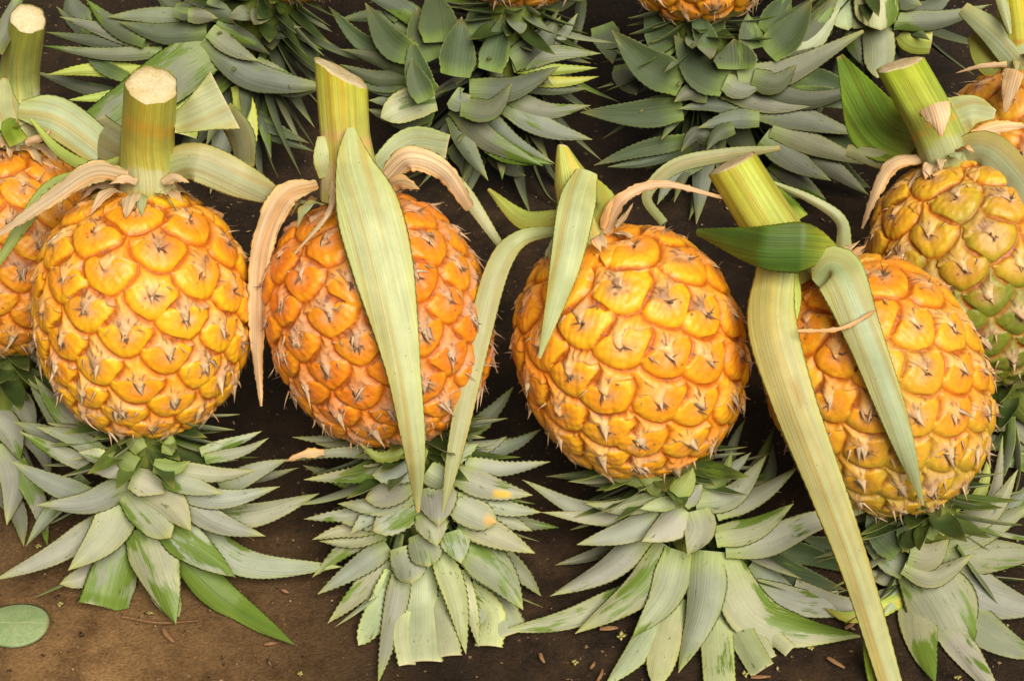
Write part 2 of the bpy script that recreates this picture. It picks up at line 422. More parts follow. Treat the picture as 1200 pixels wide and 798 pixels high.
    db = np.where(mb > .5, np.clip(dbo, 0, 9), np.clip(dbl, 0, 9))
    hl = .125 * (1 - (1 - np.clip(dbl / .26, 0, 1)) ** 2.4) - .018 * np.exp(-((v - ev) / .035) ** 2) - .015 * np.exp(-(uj / .08) ** 2) * np.clip(v, 0, .2) * 5
    rise = np.clip((v + .75) / .72, 0, 1.25)
    hb = (.085 + .055 * rise) * (1 - (1 - np.clip(dbo / .20, 0, 1)) ** 2.4) + .035 * np.exp(-(uj / .10) ** 2) * rise ** 2
    h = lobe * hl + mb * hb
    h += .005 * n2 * np.clip(db / .1, 0, 1) + .004 * n3 * (1 + dry) + .02 * mb * dry * n3 * .5
    fadep = sm(0, .05, SV) * sm(0, .05, 1 - SV)
    P = P + NN * (h * L * (.3 + .7 * fadep))[:, None]
    # skin colours
    hue = np.clip(.5 + .35 * n1 + .7 * (er[i0, 3] - .5) + .12 * n4, 0, 1)
    col = lerp(c1, c2, hue)
    cen = np.exp(-(np.hypot(u / .26, (v - .14) / .20)) ** 2) * lobe
    col = lerp(col, np.asarray(c1) * np.array([.98, .92, 1]) + np.array([0, 0, .03]), cen * .7)
    col = lerp(col, np.asarray(c2) * np.array([1.02, 1.16, 1.1]), np.exp(-((dbl - .10) / .06) ** 2) * lobe * (.3 + .4 * er[i0, 8]))
    rim = np.exp(-np.clip(db, 0, 9) / .035) * 1.2
    col = lerp(col, np.broadcast_to(crease, col.shape), np.clip(rim * 1.2, 0, 1) * np.where(mb > .5, .8, .9))
    seam = np.exp(-np.clip(np.where(inl & (mb < .5), dbl, dbo), 0, 9) / .018)
    if green:
        gd = nrm(np.asarray(gdir, float)); gl = np.array([gd @ e1, gd @ e2, gd @ ax])
        q = sm(-.35, 1.0, nrm(P) @ gl + .25 * n1 + .3 * (er[i0, 4] - .5)) * green
        q = np.clip(q * (.65 + .9 * np.exp(-np.clip(db, 0, 9) / .12)), 0, 1)
        col = lerp(col, np.broadcast_to(gcol, col.shape), q)
        bract = lerp(np.broadcast_to(bract, col.shape), np.asarray(gcol) * 1.7, q * .7)
    dtip = np.hypot(uj * 1.0, (v - ev.clip(-.2, .1)) * 1.0)
    al = np.arctan2(uj, -(v - .10)); fz = er[i0, 9] * 9
    fib = .72 + .16 * np.sin(al * 19 + fz) + .12 * np.sin(al * 37 + 2 * fz) + .12 * n3
    bc = lerp(col * .86 + np.asarray(bract) * .14, np.broadcast_to(pale, col.shape), np.clip(np.exp(-(np.hypot(uj * 1.25, (v + .03) * .9) / .22) ** 1.4) * (.9 + .5 * dry) + (.2 + .75 * sm(.3, .7, SV) + .4 * dry) * np.exp(-np.abs(v - ev) / .035), 0, 1) * fib * (.70 + .28 * dry))
    bc = lerp(bc, np.broadcast_to((.50, .29, .17), col.shape), np.clip(dry * 1.3 - .45 + .2 * n2, 0, .75))
    bfade = np.clip((v + .85) / .5, 0, 1)
    col = lerp(col, bc, mb * np.clip(db / .05, .2, 1) * bfade)
    col = lerp(col, np.broadcast_to(np.asarray(crease) * .75, col.shape), seam * .75)
    blot = (r.rand(N) < .22 + .25 * shag)[i0] * np.exp(-(np.hypot((u + (er[i0, 10] - .5) * .3) / .26, (v + .02 + (er[i0, 11] - .5) * .2) / .20)) ** 3)
    col = lerp(col, np.broadcast_to((.33, .165, .085), col.shape), blot * np.clip(.45 + .35 * n2, 0, .8))
    # dark streaks fanning from the bract tip
    al = np.arctan2(uj, -(v - .10)); rad = np.hypot(uj, v - .10)
    for q in range(9):
        a0 = (r.rand(N) - .5) * 1.9; r0 = .17 + .2 * r.rand(N); r1 = r0 + .06 + .17 * r.rand(N); on = (r.rand(N) < .75)
        wv = np.abs(al - a0[i0]) * rad
        k_ = np.exp(-(wv / (.012 + .009 * er[i0, 5])) ** 2) * sm(0, .02, rad - r0[i0]) * sm(0, .02, r1[i0] - rad) * on[i0] * mb
        col = lerp(col, np.broadcast_to((.20, .085, .055), col.shape), k_ * .9)
    # greyish smear and blemishes under the tip
    sme = np.exp(-(np.hypot((uj - (er[i0, 6] - .5) * .2) / .17, (v - .15) / .11)) ** 2) * lobe
    col = lerp(col, np.broadcast_to((.62, .40, .20), col.shape), sme * (.45 + .5 * dry))
    for q in range(3):
        bu = (r.rand(N) - .5) * .5; bv = .10 + .28 * r.rand(N); br = .018 + .035 * r.rand(N) ** 2; on = r.rand(N) < .55
        k_ = np.exp(-(np.hypot(u - bu[i0], (v - bv[i0]) * 1.3) / br[i0]) ** 4) * on[i0] * lobe
        col = lerp(col, np.broadcast_to((.24, .085, .025), col.shape), k_ * .8)
    col = lerp(col, np.broadcast_to((.30, .15, .07), col.shape), np.exp(-(np.hypot(uj / .07, (v - ev - .04) / .06)) ** 2) * .8)
    col = col * (1 - dull * np.array([.35, .45, .3]))
    ends = np.clip(1 - SV / .03, 0, 1)
    col = lerp(col, np.broadcast_to((.45, .27, .13), col.shape), ends)
    j = np.arange(nu); i = np.arange(nv - 1)[:, None] * nu
    F = np.stack([i + j, i + nu + j, i + nu + (j + 1) % nu, i + (j + 1) % nu], -1).reshape(-1, 4)
    allV, allF, allC, allD = [P], [F], [col], [dry * mb * .7 + sme * .3]
    base = len(P)
    def spike(p0, d0, bend, side, ln, w0, t0, ca, cb, nr=6, pw_=1.0):
        nonlocal base
        p = p0.copy(); d = d0 / np.linalg.norm(d0); V = []; Cc = []
        for q in range(nr):
            f = q / (nr - 1)
            ww = w0 * (1 - f) ** pw_ + .0001; tk = t0 * (1 - f) + .00006
            nn = np.cross(d, side); nn /= np.linalg.norm(nn) + 1e-9
            V += [p + side * ww, p + nn * tk, p - side * ww, p - nn * tk]; Cc += [np.asarray(ca) * (1 - f) + np.asarray(cb) * f] * 4
            p = p + d * ln / (nr - 1); d = d + bend * (1.0 / nr); d /= np.linalg.norm(d)
        F = [[base + q * 4 + m_, base + q * 4 + (m_ + 1) % 4, base + q * 4 + 4 + (m_ + 1) % 4, base + q * 4 + 4 + m_] for q in range(nr - 1) for m_ in range(4)]
        allV.append(np.array(V)); allF.append(np.array(F)); allC.append(np.array(Cc)); allD.append(np.full(len(V), .9)); base += len(V)
    for e in range(N):
        if se[e] < .035 or se[e] > .985: continue
        l = Le[e]; es, ec, n_ = ES[e], EC[e], EN[e]; q = er[e]; dr_ = dryE[e]
        top = E[e] + n_ * l * .16 + es * l * (-.06) + ec * l * (q[1] - .5) * -.1
        ln = l * (.12 + .30 * sm(.2, .75, se[e]) + .38 * shag * r.rand() ** 2 + .10 * q[7])
        dirn = es * .9 + n_ * (.02 + .30 * r.rand() + .15 * se[e]) + ec * r.normal(0, .16)
        bend = n_ * r.normal(.1, .55) + ec * r.normal(0, .3 + .4 * dr_) - n_ * .35
        ca = np.asarray(pale) * (.95 + .2 * r.rand()) * (1 - .2 * dr_); cb = np.array([.52, .33, .19]) * (.6 + .8 * r.rand())
        side = nrm(ec + es * r.normal(0, .15) + n_ * r.normal(0, .2))
        spike(top - n_ * l * .05, dirn, bend, side, ln, l * (.10 + .06 * sm(.2, .75, se[e]) + .06 * dr_), l * .05, ca, cb, 7, 1.25)
        for _ in range(int(r.choice([0, 1, 2, 3, 4], p=[.12, .18, .28, .27, .15]))):  # dried flower left under the bract
            p0 = E[e] + n_ * l * .12 + es * l * (.08 + .08 * r.rand()) + ec * l * r.normal(0, .03)
            dd_ = n_ * (.5 + .4 * r.rand()) + es * r.normal(.4, .5) + ec * r.normal(0, .7)
            spike(p0, dd_, es * r.normal(0, .5) + ec * r.normal(0, .5), nrm(ec + n_ * r.normal(0, .5)), l * (.14 + .16 * r.rand()), l * .036, l * .022,
                  (.22, .13, .07), (.11, .065, .04), 4)
        if dr_ > .42:                                    # old dry bract blades, papery and brown
            for _ in range(r.randint(1, 3)):
                p0 = E[e] + n_ * l * .13 - es * l * (.02 + .12 * r.rand()) + ec * l * r.normal(0, .12)
                tb = .65 + .6 * r.rand()
                spike(p0, es * r.normal(.7, .3) + n_ * (.15 + .4 * r.rand()) + ec * r.normal(0, .5), n_ * r.normal(0, .7) + ec * r.normal(0, .6), nrm(ec + es * r.normal(0, .3)),
                      l * (.25 + .3 * r.rand()), l * (.05 + .05 * r.rand()), l * .012, np.array([.62, .43, .28]) * tb, np.array([.40, .25, .14]) * tb, 6, 1.1)
        if r.rand() < .4 + .6 * dr_:                   # papery shreds at the eye's corners
            for sgn in (-1, 1):
                if r.rand() < .6:
                    p0 = E[e] + n_ * l * .10 + ec * sgn * l * (.30 + .1 * r.rand()) - es * l * (.02 + .1 * r.rand())
                    spike(p0, n_ * (.4 + .5 * r.rand()) + es * r.normal(.4, .4) + ec * sgn * r.normal(.1, .4), n_ * r.normal(0, .6) + es * r.normal(.2, .6), nrm(ec + es * r.normal(0, .5)),
                          l * (.12 + .32 * r.rand() * (.5 + dr_)), l * .04, l * .012, (.56, .36, .21), (.36, .20, .10), 5)
    V = np.vstack(allV); Bm = np.stack([e1, e2, ax], 0)
    V = V @ Bm + centre
    return mesh_obj(name, V, np.vstack(allF), M['fruit'], parent, root, np.vstack(allC), None, None, np.concatenate(allD))

def tube(name, pts, rads, mat, parent, root, colA, colB, k=26, band=None, oval=None, ridg=.035, seed=1, capcol=None, slant=(0, 0)):
    """stem: rings along pts; returns object and its last ring"""
    P = spline(pts, 26); n = len(P); t = np.linspace(0, 1, n)
    Rr = np.interp(t, np.linspace(0, 1, len(rads)), rads)
    T = nrm(np.gradient(P, axis=0)); A = nrm(np.cross(T, VW)); B = np.cross(A, T)
    ph = np.linspace(0, 2 * np.pi, k, endpoint=False); r = np.random.RandomState(seed)
    rid = 1 + ridg * np.sin(ph * 9 + r.rand() * 6) + ridg * np.sin(ph * 5 + r.rand() * 6)
    sl = (slant[0] * np.cos(ph) + slant[1] * np.sin(ph))
    V = P[:, None] + A[:, None] * (np.cos(ph) * rid * Rr[:, None])[..., None] + B[:, None] * (np.sin(ph) * rid * Rr[:, None])[..., None] \
        + T[:, None] * (sl[None] * Rr[:, None] * (sm(.6, 1, t)[:, None]))[..., None]
    V[-1] += T[-1] * (r.normal(0, .005, k) * Rr[-1])[:, None]
    i = np.arange(n - 1)[:, None] * k; j = np.arange(k)[None]
    F = np.stack([i + j, i + (j + 1) % k, i + k + (j + 1) % k, i + k + j], -1).reshape(-1, 4)
    lens = np.r_[0, np.cumsum(np.linalg.norm(np.diff(P, axis=0), axis=1))]
    lc = np.stack([np.broadcast_to(ph * Rr.mean(), (n, k)) + seed, np.broadcast_to(lens[:, None], (n, k)) + seed, np.zeros((n, k))], -1).reshape(-1, 3)
    col = lerp(colA, colB, t)[:, None, :] * np.ones((n, k, 1))
    col = lerp(col, col * np.array([1.35, 1.0, .75]), .3 * np.clip(np.sin(ph * 2 + seed), 0, 1)[None] * np.ones((n, 1)))
    if band:
        for (b0, b1, bc) in band:
            edge = b0 + .05 * np.sin(ph * 2 + seed)[None]
            q = sm(0, .03, t[:, None] - edge) * sm(0, .03, edge + (b1 - b0) - t[:, None]); col = lerp(col, np.broadcast_to(bc, col.shape), q)
    o = mesh_obj(name, V.reshape(-1, 3), F, mat, parent, root, col.reshape(-1, 3), lc)
    return o, V[-1], T[-1]
def cut_face(ring, nrm_, parent, root):
    c = ring.mean(0); V = [c + nrm_ * .0006]
    rad = [(.35, .0010), (.7, .0007), (.93, .0002), (.985, -.0010)]
    k = len(ring); F = []
    for f, hh in rad: V += list(c + (ring - c) * f + nrm_ * hh)
    for j in range(k): F.append((0, 1 + j, 1 + (j + 1) % k, 1 + (j + 1) % k))
    F = [(0, 1 + j, 1 + (j + 1) % k) for j in range(k)]
    for q in range(len(rad) - 1):
        for j in range(k): F.append((1 + q * k + j, 1 + (q + 1) * k + j, 1 + (q + 1) * k + (j + 1) % k, 1 + q * k + (j + 1) % k))
    me = np.empty(len(F), object); me[:] = F
    return mesh_obj('cut_face', V, me, M['cut'], parent, root)

def pineapple(label, top, bot, wc, wid, tilt, crown_to, stem=None, group=None, cw=-14, fill=46, fl=(70, 160), seed=1, hi=True, front_fill=False, front_dark=False, fillkind='g', elong=1.0, **fk):
    """top/bot: picture places of the two ends of the fruit's axis; wc: mm towards the viewer; tilt: degrees the stem end leans to the viewer"""
    tp, bt = np.array(top, float), np.array(bot, float); mid = (tp + bt) / 2
    c = at(mid[0], mid[1], wc * .001); sc = (1 - wc * .001 / D0) / S
    d = tp - bt; l = np.hypot(*d); d2 = d / l
    tl = R_(tilt)
    ax = nrm((RT * d2[0] - UP * d2[1]) * math.cos(tl) + VW * math.sin(tl))
    b = wid / 2 * sc * .93; a = l / 2 * sc * elong
    g = ground_at(*crown_to); root = np.array([g[0], g[1], 0.0])
    e = bpy.data.objects.new('pineapple', None); C.objects.link(e); e.location = root; e.empty_display_size = .02
    e['label'] = label; e['category'] = 'pineapple'
    if group: e['group'] = group
    FR.append((c, ax, a * 1.06, b * 1.08))
    nu, nv = (660, 370) if hi else (260, 150)
    fruit_mesh('fruit', c, ax, a, b, e, root, seed, nu=nu, nv=nv, **fk)
    # crown core: short stub leaving the crown end of the fruit
    p0 = c - ax * a * .9; p1 = at(crown_to[0] * .55 + bot[0] * .45, crown_to[1] * .55 + bot[1] * .45, cw * .001 + p0 @ VW - O0 @ VW)
    p1[2] = max(p1[2], .02)
    cr, _, _ = tube('crown', [p0, (p0 + p1) / 2, p1], [.016, .015, .010, .003], M['stem'], e, root, (.12, .17, .03), (.20, .25, .05), 16, seed=seed)
    # leaves all round the far side of the crown (seen between the near ones, and from the sides)
    r = random.Random(seed * 31 + 5); cd = nrm(p1 - p0); A = nrm(np.cross(cd, VW)); B = nrm(np.cross(A, cd))
    if B @ VW < 0: B = -B
    L = np.linalg.norm(p1 - p0)
    for k in range(fill):
        t = (k + .5) / fill; ph = k * 2.39996 + r.uniform(-.2, .2)
        if not front_fill and math.sin(ph) > .12: continue
        rad = A * math.cos(ph) + B * math.sin(ph)
        ln = (fl[0] + (fl[1] - fl[0]) * t) / S * r.uniform(.85, 1.15)
        st = p0 + (p1 - p0) * (.1 + .8 * t) + rad * .012 - (VW * .032 if front_fill and math.sin(ph) > 0 else 0)
        up_ = (1.25 - 1.0 * t)                            # outer leaves stand off, inner ones follow the axis
        q = []
        for i in range(6):
            f = i / 5
            pt = st + nrm(rad * up_ + cd * (.35 + .8 * t)) * ln * f + (rad * .25 - cd * (.32 * (1 - t))) * ln * f * f + np.array([0, 0, -.12]) * ln * f * f
            pt[2] = max(pt[2], .004 + .012 * (1 - f) * .3); q.append(pt)
        P = spline(q, 18)
        half = width_prof(18, False, False) * ((30 if front_fill else 22) + 14 * t) / S / 2 * r.uniform(.85, 1.2)
        leaf_shape(P, half, nrm(rad * .8 + cd * -.4) * np.ones((18, 1)), fillkind if r.random() < .75 else 'm', root, cr, 'crown_leaf', fold=.3, roll=r.uniform(-20, 20), twist=r.uniform(-20, 20))
    for k in range(40):                                  # short outer leaves right under the fruit
        t = k / 40; ph = k * 2.39996 + r.uniform(-.25, .25)
        rad = A * math.cos(ph) + B * math.sin(ph); ln = r.uniform(48, 88) * (1 + .35 * t) / S
        st = p0 + cd * (-.004 + .026 * t) + rad * (.008 + .004 * t)
        d0 = nrm(rad + cd * (.30 * t + r.uniform(-.12, .1)) + B * .25); q = []
        for i in range(5):
            f = i / 4; pt = st + d0 * ln * f - cd * ln * .16 * f * f + cd * ln * .12 * f; pt[2] = max(pt[2], .006); q.append(pt)
        P = spline(q, 18); half = width_prof(18, False, False) * r.uniform(22, 34) / S / 2
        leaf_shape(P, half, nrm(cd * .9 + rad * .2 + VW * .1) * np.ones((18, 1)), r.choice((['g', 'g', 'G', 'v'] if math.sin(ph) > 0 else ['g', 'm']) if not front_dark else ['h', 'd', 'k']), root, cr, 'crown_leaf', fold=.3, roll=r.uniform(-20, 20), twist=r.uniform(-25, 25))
    if stem:
        pts = [at(x, y, z * .001) for x, y, z in stem['pts']]
        st, ring, tn = tube('stem', pts, [q / S / 2 for q in stem['r']], M['stem'], e, root, stem['c'][0], stem['c'][1], band=stem.get('band'), seed=seed, slant=stem.get('slant', (0, 0)))
        cut_face(ring, tn, st, root)
        pole = c + ax * a * .985; rs = stem['r'][0] / S / 2      # torn sheath ends round the foot of the stem
        for k in range(13):
            ph = k * 2 * math.pi / 13 + r.uniform(-.2, .2); rad = A * math.cos(ph) + B * math.sin(ph); ln = r.uniform(24, 52) / S
            s0 = pole + rad * rs * .9; q = [s0 + (rad * f * .95 + ax * (.30 * f - .75 * f * f) ) * ln + ax * .004 for f in (0, .3, .6, 1.0)]
            kd = r.choice(['t', 't', 't', 'a'])
            leaf_shape(spline(q, 14), width_prof(14, False, False) * r.uniform(12, 22) / S / 2, nrm(ax + rad * .3) * np.ones((14, 1)), kd, root, e,
                       'dry_leaf' if kd == 't' else 'stem_leaf', fold=r.uniform(-.3, .4), roll=r.uniform(-25, 25), twist=r.uniform(-50, 50), rip=.2, thick=.0005, teeth=.0004 if kd == 't' else 0)
    return e, cr, root

# ---------------------------------------------------------------- floor
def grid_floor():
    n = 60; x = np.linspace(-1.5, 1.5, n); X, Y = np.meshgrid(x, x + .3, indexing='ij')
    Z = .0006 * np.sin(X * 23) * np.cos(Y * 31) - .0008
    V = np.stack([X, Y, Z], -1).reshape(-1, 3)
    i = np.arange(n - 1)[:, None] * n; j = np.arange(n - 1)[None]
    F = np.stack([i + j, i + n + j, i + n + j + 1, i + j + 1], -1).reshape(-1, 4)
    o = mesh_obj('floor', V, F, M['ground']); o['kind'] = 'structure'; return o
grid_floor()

def leaves(cr, root, rows, dw=0.0, **common):
    for k, q in enumerate(rows):
        spec, wd, w0, w1, kind = q[:5]
        o = dict(common); o.update(q[5] if len(q) > 5 else {})
        o.setdefault('roll', rng.uniform(-14, 14)); o.setdefault('twist', rng.uniform(-16, 16)); o.setdefault('fold', rng.uniform(.22, .42))
        if kind == 'd': o['fold'] = -abs(o['fold'])
        e = dw + k * .35
        leaf(cr, root, spec, wd * (.93 if o.get('teeth') and not o.get('cut') else 1), w0 + e, w1 + e, kind, **o)

YS = dict(c=((.34, .38, .05), (.40, .44, .06)))
# ================================================================ pineapple B: left, first row
ROW = 'pineapples of the front row'
e, cr, root = pineapple('bright orange pineapple with an upright round-cut stem, leftmost whole fruit of the front row', (172, 226), (164, 508), 15, 262, 18, (170, 700),
    stem=dict(pts=[(175, 222, 28), (174, 170, 40), (178, 100, 72)], r=[64, 58, 56], c=((.40, .42, .10), (.44, .44, .06)),
              band=[(.62, .78, (.54, .40, .05)), (.0, .25, (.50, .50, .26))]), group=ROW, seed=11,
    shag=.5, c1=(.87, .29, .009), c2=(.92, .46, .016))
B0 = (cr, root)
leaves(cr, root, [
 ('205,560 300,560 350,548', 22, -32, -34, 'm'), ('100,560 60,600 30,640', 26, -30, -30, 'm'),
 ('130,605 65,648 -8,680', 34, -12, -8, 'g'), ('150,640 105,672 70,684', 30, -18, -14, 'g', dict(blunt=True)),
 ('150,632 137,670 127,712', 60, -16, -10, 'G', dict(cut=True, widths=[34, 56, 68], patch=.75)),
 ('165,628 190,690 210,722', 40, -16, -8, 'g', dict(blunt=True)),
 ('213,655 262,702 345,755', 44, -12, -4, 'G', dict(patch=1.3)),
 ('220,612 290,660 402,664', 40, -18, -14, 'G', dict(patch=.6)),
 ('250,608 310,600 374,578', 34, -24, -24, 'G', dict(patch=.5)),
 ('258,572 300,552 337,538', 28, -22, -22, 'g'),
 ('166,618 186,675 206,731', 68, -10, -2, 'G', dict(patch=.7, blunt=False)),
 ('190,610 232,645 276,676', 50, -8, -1, 'G', dict(patch=.65)),
 ('150,588 122,630 80,668', 54, -6, 0, 'g'),
 ('212,585 255,612 311,628', 34, -6, -6, 'g', dict(tipbrown=1.0)),
 ('200,572 262,585 328,570', 30, -2, -6, 'g'),
 ('152,575 178,605 200,630', 50, -3, 2, 'g', dict(tipbrown=1.0, blunt=True)),
 ('168,570 200,592 224,622', 52, -1, 4, 'g', dict(tipbrown=.8)),
 ('152,566 105,590 42,592', 36, 0, -4, 'g'),
 ('110,585 60,566 12,540', 32, -10, -14, 'g'),
 ('182,552 222,568 262,578', 32, 3, 2, 'g'),
 ('155,558 178,568 194,578', 40, 5, 6, 'g', dict(tipbrown=.9)),
 ('200,548 255,556 302,551', 24, 2, -2, 'g'),
 ('105,532 62,512 16,494', 34, -16, -20, 'm'), ('92,520 52,470 33,444', 32, -20, -26, 'm'),
 ('110,515 70,480 40,440', 30, -16, -26, 'G'),
 ('120,532 85,512 42,500', 26, -6, -10, 'g'), ('118,548 70,530 22,505', 24, -6, -12, 'g'),
 ('235,530 280,516 307,505', 16, -8, -12, 'g'), ('240,538 285,528 315,513', 16, -6, -10, 'g'),
 ('122,536 105,534 92,530', 22, 5, 4, 'c'), ('150,550 128,552 108,552', 24, 6, 4, 'g'),
 ('165,528 152,510 143,498', 24, 8, 6, 'v'), ('180,545 205,548 223,540', 24, 7, 6, 'v'),
 ('160,545 140,536 124,534', 28, 7, 5, 'v'), ('195,532 200,515 197,508', 18, 6, 5, 'v'),
], dw=2, teeth=1.0)
leaves(e, root, [
 ('188,200,36 228,190,50 285,214,44 338,238,26', 40, 0, 0, 'a', dict(widths=[30, 46, 42, 12], fold=.25)),
 ('204,146,54 232,134,60 264,118,58', 40, 0, 0, 'p', dict(cut=True, widths=[22, 42, 76], fold=-.15, roll=10)),
 ('262,128,40 282,160,20 287,197,4', 30, 0, 0, 'a', dict(widths=[22, 32, 22])),
 ('158,182,34 130,168,10 102,150,-20', 40, 0, 0, 'a', dict(widths=[30, 44, 50], cut=True)),
 ('146,205,40 100,207,36 60,222,34 28,262,38 -8,318,40', 14, 0, 0, 'v', dict(widths=[18, 16, 20, 16, 6])),
], name='stem_leaf', rip=.05, teeth=.7)
leaves(e, root, [
 ('150,206,44 108,202,50 55,236,52 -12,282,52', 20, 0, 0, 't', dict(widths=[14, 26, 18, 4], rip=.12, fold=.3)),
 ('190,214,44 205,208,48 222,214,50', 14, 0, 0, 't', dict(rip=.2)),
 ('160,214,46 146,210,50 128,216,52', 12, 0, 0, 't', dict(rip=.2)),
], name='dry_leaf', thick=.0005, teeth=1.6)

# ================================================================ pineapple C
e, cr, root = pineapple('reddish orange shaggy pineapple with a long pale leaf hanging down its front', (402, 238), (488, 514), 15, 270, 17, (505, 760),
    stem=dict(pts=[(412, 228, 30), (405, 160, 42), (400, 86, 52)], r=[72, 56, 58], c=((.46, .46, .16), (.46, .46, .05)), slant=(-.62, 0),
              band=[(.06, .3, (.60, .50, .25)), (.45, .56, (.56, .40, .14))]), group=ROW, seed=23,
    shag=1.0, c1=(.83, .22, .010), c2=(.87, .33, .013), bract=(.74, .36, .15), pale=(.74, .50, .34), chir=-1, N=104, dull=.1)
leaves(cr, root, [
 ('545,512 580,480 602,453', 22, -30, -36, 'm'), ('545,530 575,522 594,511', 16, -18, -22, 'g'), ('550,534 600,522 634,503', 22, -20, -26, 'm'),
 ('470,540 420,520 342,512', 20, -18, -22, 'g'), ('450,580 395,560 355,545', 22, -26, -28, 'm'),
 ('560,600 610,612 655,618', 22, -26, -26, 'm'), ('580,645 612,672 634,698', 28, -20, -16, 'm'),
 ('475,715 472,745 478,778', 22, -18, -10, 'c', dict(cut=True)), ('516,690 520,730 524,768', 34, -17, -10, 'c', dict(cut=True)),
 ('497,655 494,715 495,774', 44, -14, -6, 'c', dict(cut=True, widths=[30, 40, 46])),
 ('555,680 575,712 590,746', 60, -18, -10, 'c', dict(cut=True, widths=[44, 58, 64])),
 ('545,690 575,720 572,756', 34, -20, -14, 'c', dict(cut=True)),
 ('540,668 552,712 561,758', 20, -12, -4, 'c'),
 ('461,650 425,690 384,730', 32, -16, -12, 'g'), ('463,670 445,715 420,756', 34, -14, -8, 'c', dict(blunt=True)),
 ('473,660 458,735 443,800', 30, -10, -2, 'G', dict(patch=.2)),
 ('455,640 425,660 372,696', 30, -12, -14, 'g'), ('450,625 410,640 366,676', 26, -16, -18, 'g'),
 ('515,645 535,700 546,766', 34, -8, 0, 'c'),
 ('548,638 585,672 613,714', 54, -8, 0, 'G', dict(tipbrown=1.0, patch=.5)),
 ('472,640 478,665 482,684', 46, -6, 0, 'g', dict(blunt=True)),
 ('440,618 400,622 366,632', 20, -10, -12, 'g'), ('448,626 410,636 374,634', 18, -12, -16, 'g'),
 ('492,625 498,645 502,664', 44, -3, 2, 'g', dict(blunt=True)),
 ('530,622 536,642 540,660', 40, -3, 1, 'G', dict()),
 ('540,608 585,628 627,648', 40, -4, -2, 'g'), ('575,602 600,612 624,622', 20, -8, -8, 'g'),
 ('475,604 440,612 400,612', 26, -4, -8, 'g'), ('440,600 400,604 356,608', 18, -6, -10, 'g', dict(tipbrown=1)),
 ('470,588 440,600 410,626', 30, -2, -4, 'g'),
 ('490,588 465,605 437,622', 40, 1, 2, 'g', dict(tipbrown=1.0, blunt=True)),
 ('502,600 507,618 512,640', 44, 2, 6, 'G', dict(tipbrown=.2)),
 ('560,585 600,596 634,600', 24, -3, -6, 'g'),
 ('530,588 556,602 582,612', 40, 0, 2, 'g', dict(blunt=True, spot=[(.9, .1, .22, (.62, .36, .12))])),
 ('485,578 445,592 396,590', 32, 2, -2, 'g'),
 ('508,570 512,592 514,616', 56, 5, 8, 'g', dict()),
 ('480,566 455,578 428,584', 34, 5, 4, 'g', dict(tipbrown=.9, blunt=True)),
 ('535,556 580,572 624,580', 36, 1, -2, 'g', dict(spot=[(.62, .4, .16, (.66, .44, .06))])),
 ('470,548 425,556 356,562', 24, 0, -6, 'g'),
 ('545,543 590,550 645,541', 22, -2, -8, 'g', dict(tipbrown=1)),
 ('465,535 400,530 333,540', 15, -4, -6, 'g', dict(tipbrown=1)), ('380,530 358,532 334,541', 12, 1, 0, 't', dict(tipbrown=.3)),
 ('490,548 460,552 436,556', 32, 7, 6, 'g', dict(blunt=True)), ('500,552 512,560 524,566', 34, 7, 7, 'g', dict(blunt=True)),
 ('475,530 445,536 421,520', 16, 9, 10, 'y'), ('520,540 545,528 560,520', 26, 8, 6, 'G'), ('500,535 480,530 462,528', 20, 8, 7, 'v'),
], dw=2, teeth=2.0)
leaves(e, root, [
 ('438,206,20 480,170,10 524,172,-6', 34, 0, 0, 'a', dict(cut=True, widths=[26, 40, 30], fold=-.15)),
 ('520,200,20 548,232,14 588,290,10', 16, 0, 0, 'a', dict(widths=[16, 18, 8])),
 ('388,205,42 380,185,48 376,160,50', 26, 0, 0, 'p', dict(widths=[30, 26, 8])),
 ('411,150,58 415,190,66 431,245,76 450,320,80 472,430,78 486,530,66 490,600,34', 50, 0, 0, 'p', dict(clear=9, widths=[10, 44, 76, 72, 42, 25, 4], fold=.22, roll=0, twist=0, tipbrown=.6)),
], name='stem_leaf', rip=.05, teeth=.7)
leaves(e, root, [
 ('446,215,38 478,186,50 520,200,46 552,244,28', 24, 0, 0, 't', dict(widths=[16, 30, 24, 14], rip=.1)),
 ('372,216,42 332,232,44 306,296,34 301,390,22 306,476,14', 26, 0, 0, 't', dict(widths=[10, 30, 26, 18, 3], rip=.12, fold=.3)),
 ('392,214,52 385,250,64 345,298,66', 8, 0, 0, 't', dict(clear=4, widths=[12, 7, 3])),
 ('452,222,44 470,214,54 492,222,60', 22, 0, 0, 't', dict(rip=.25, clear=3)),
], name='dry_leaf', thick=.0005, teeth=1.6)

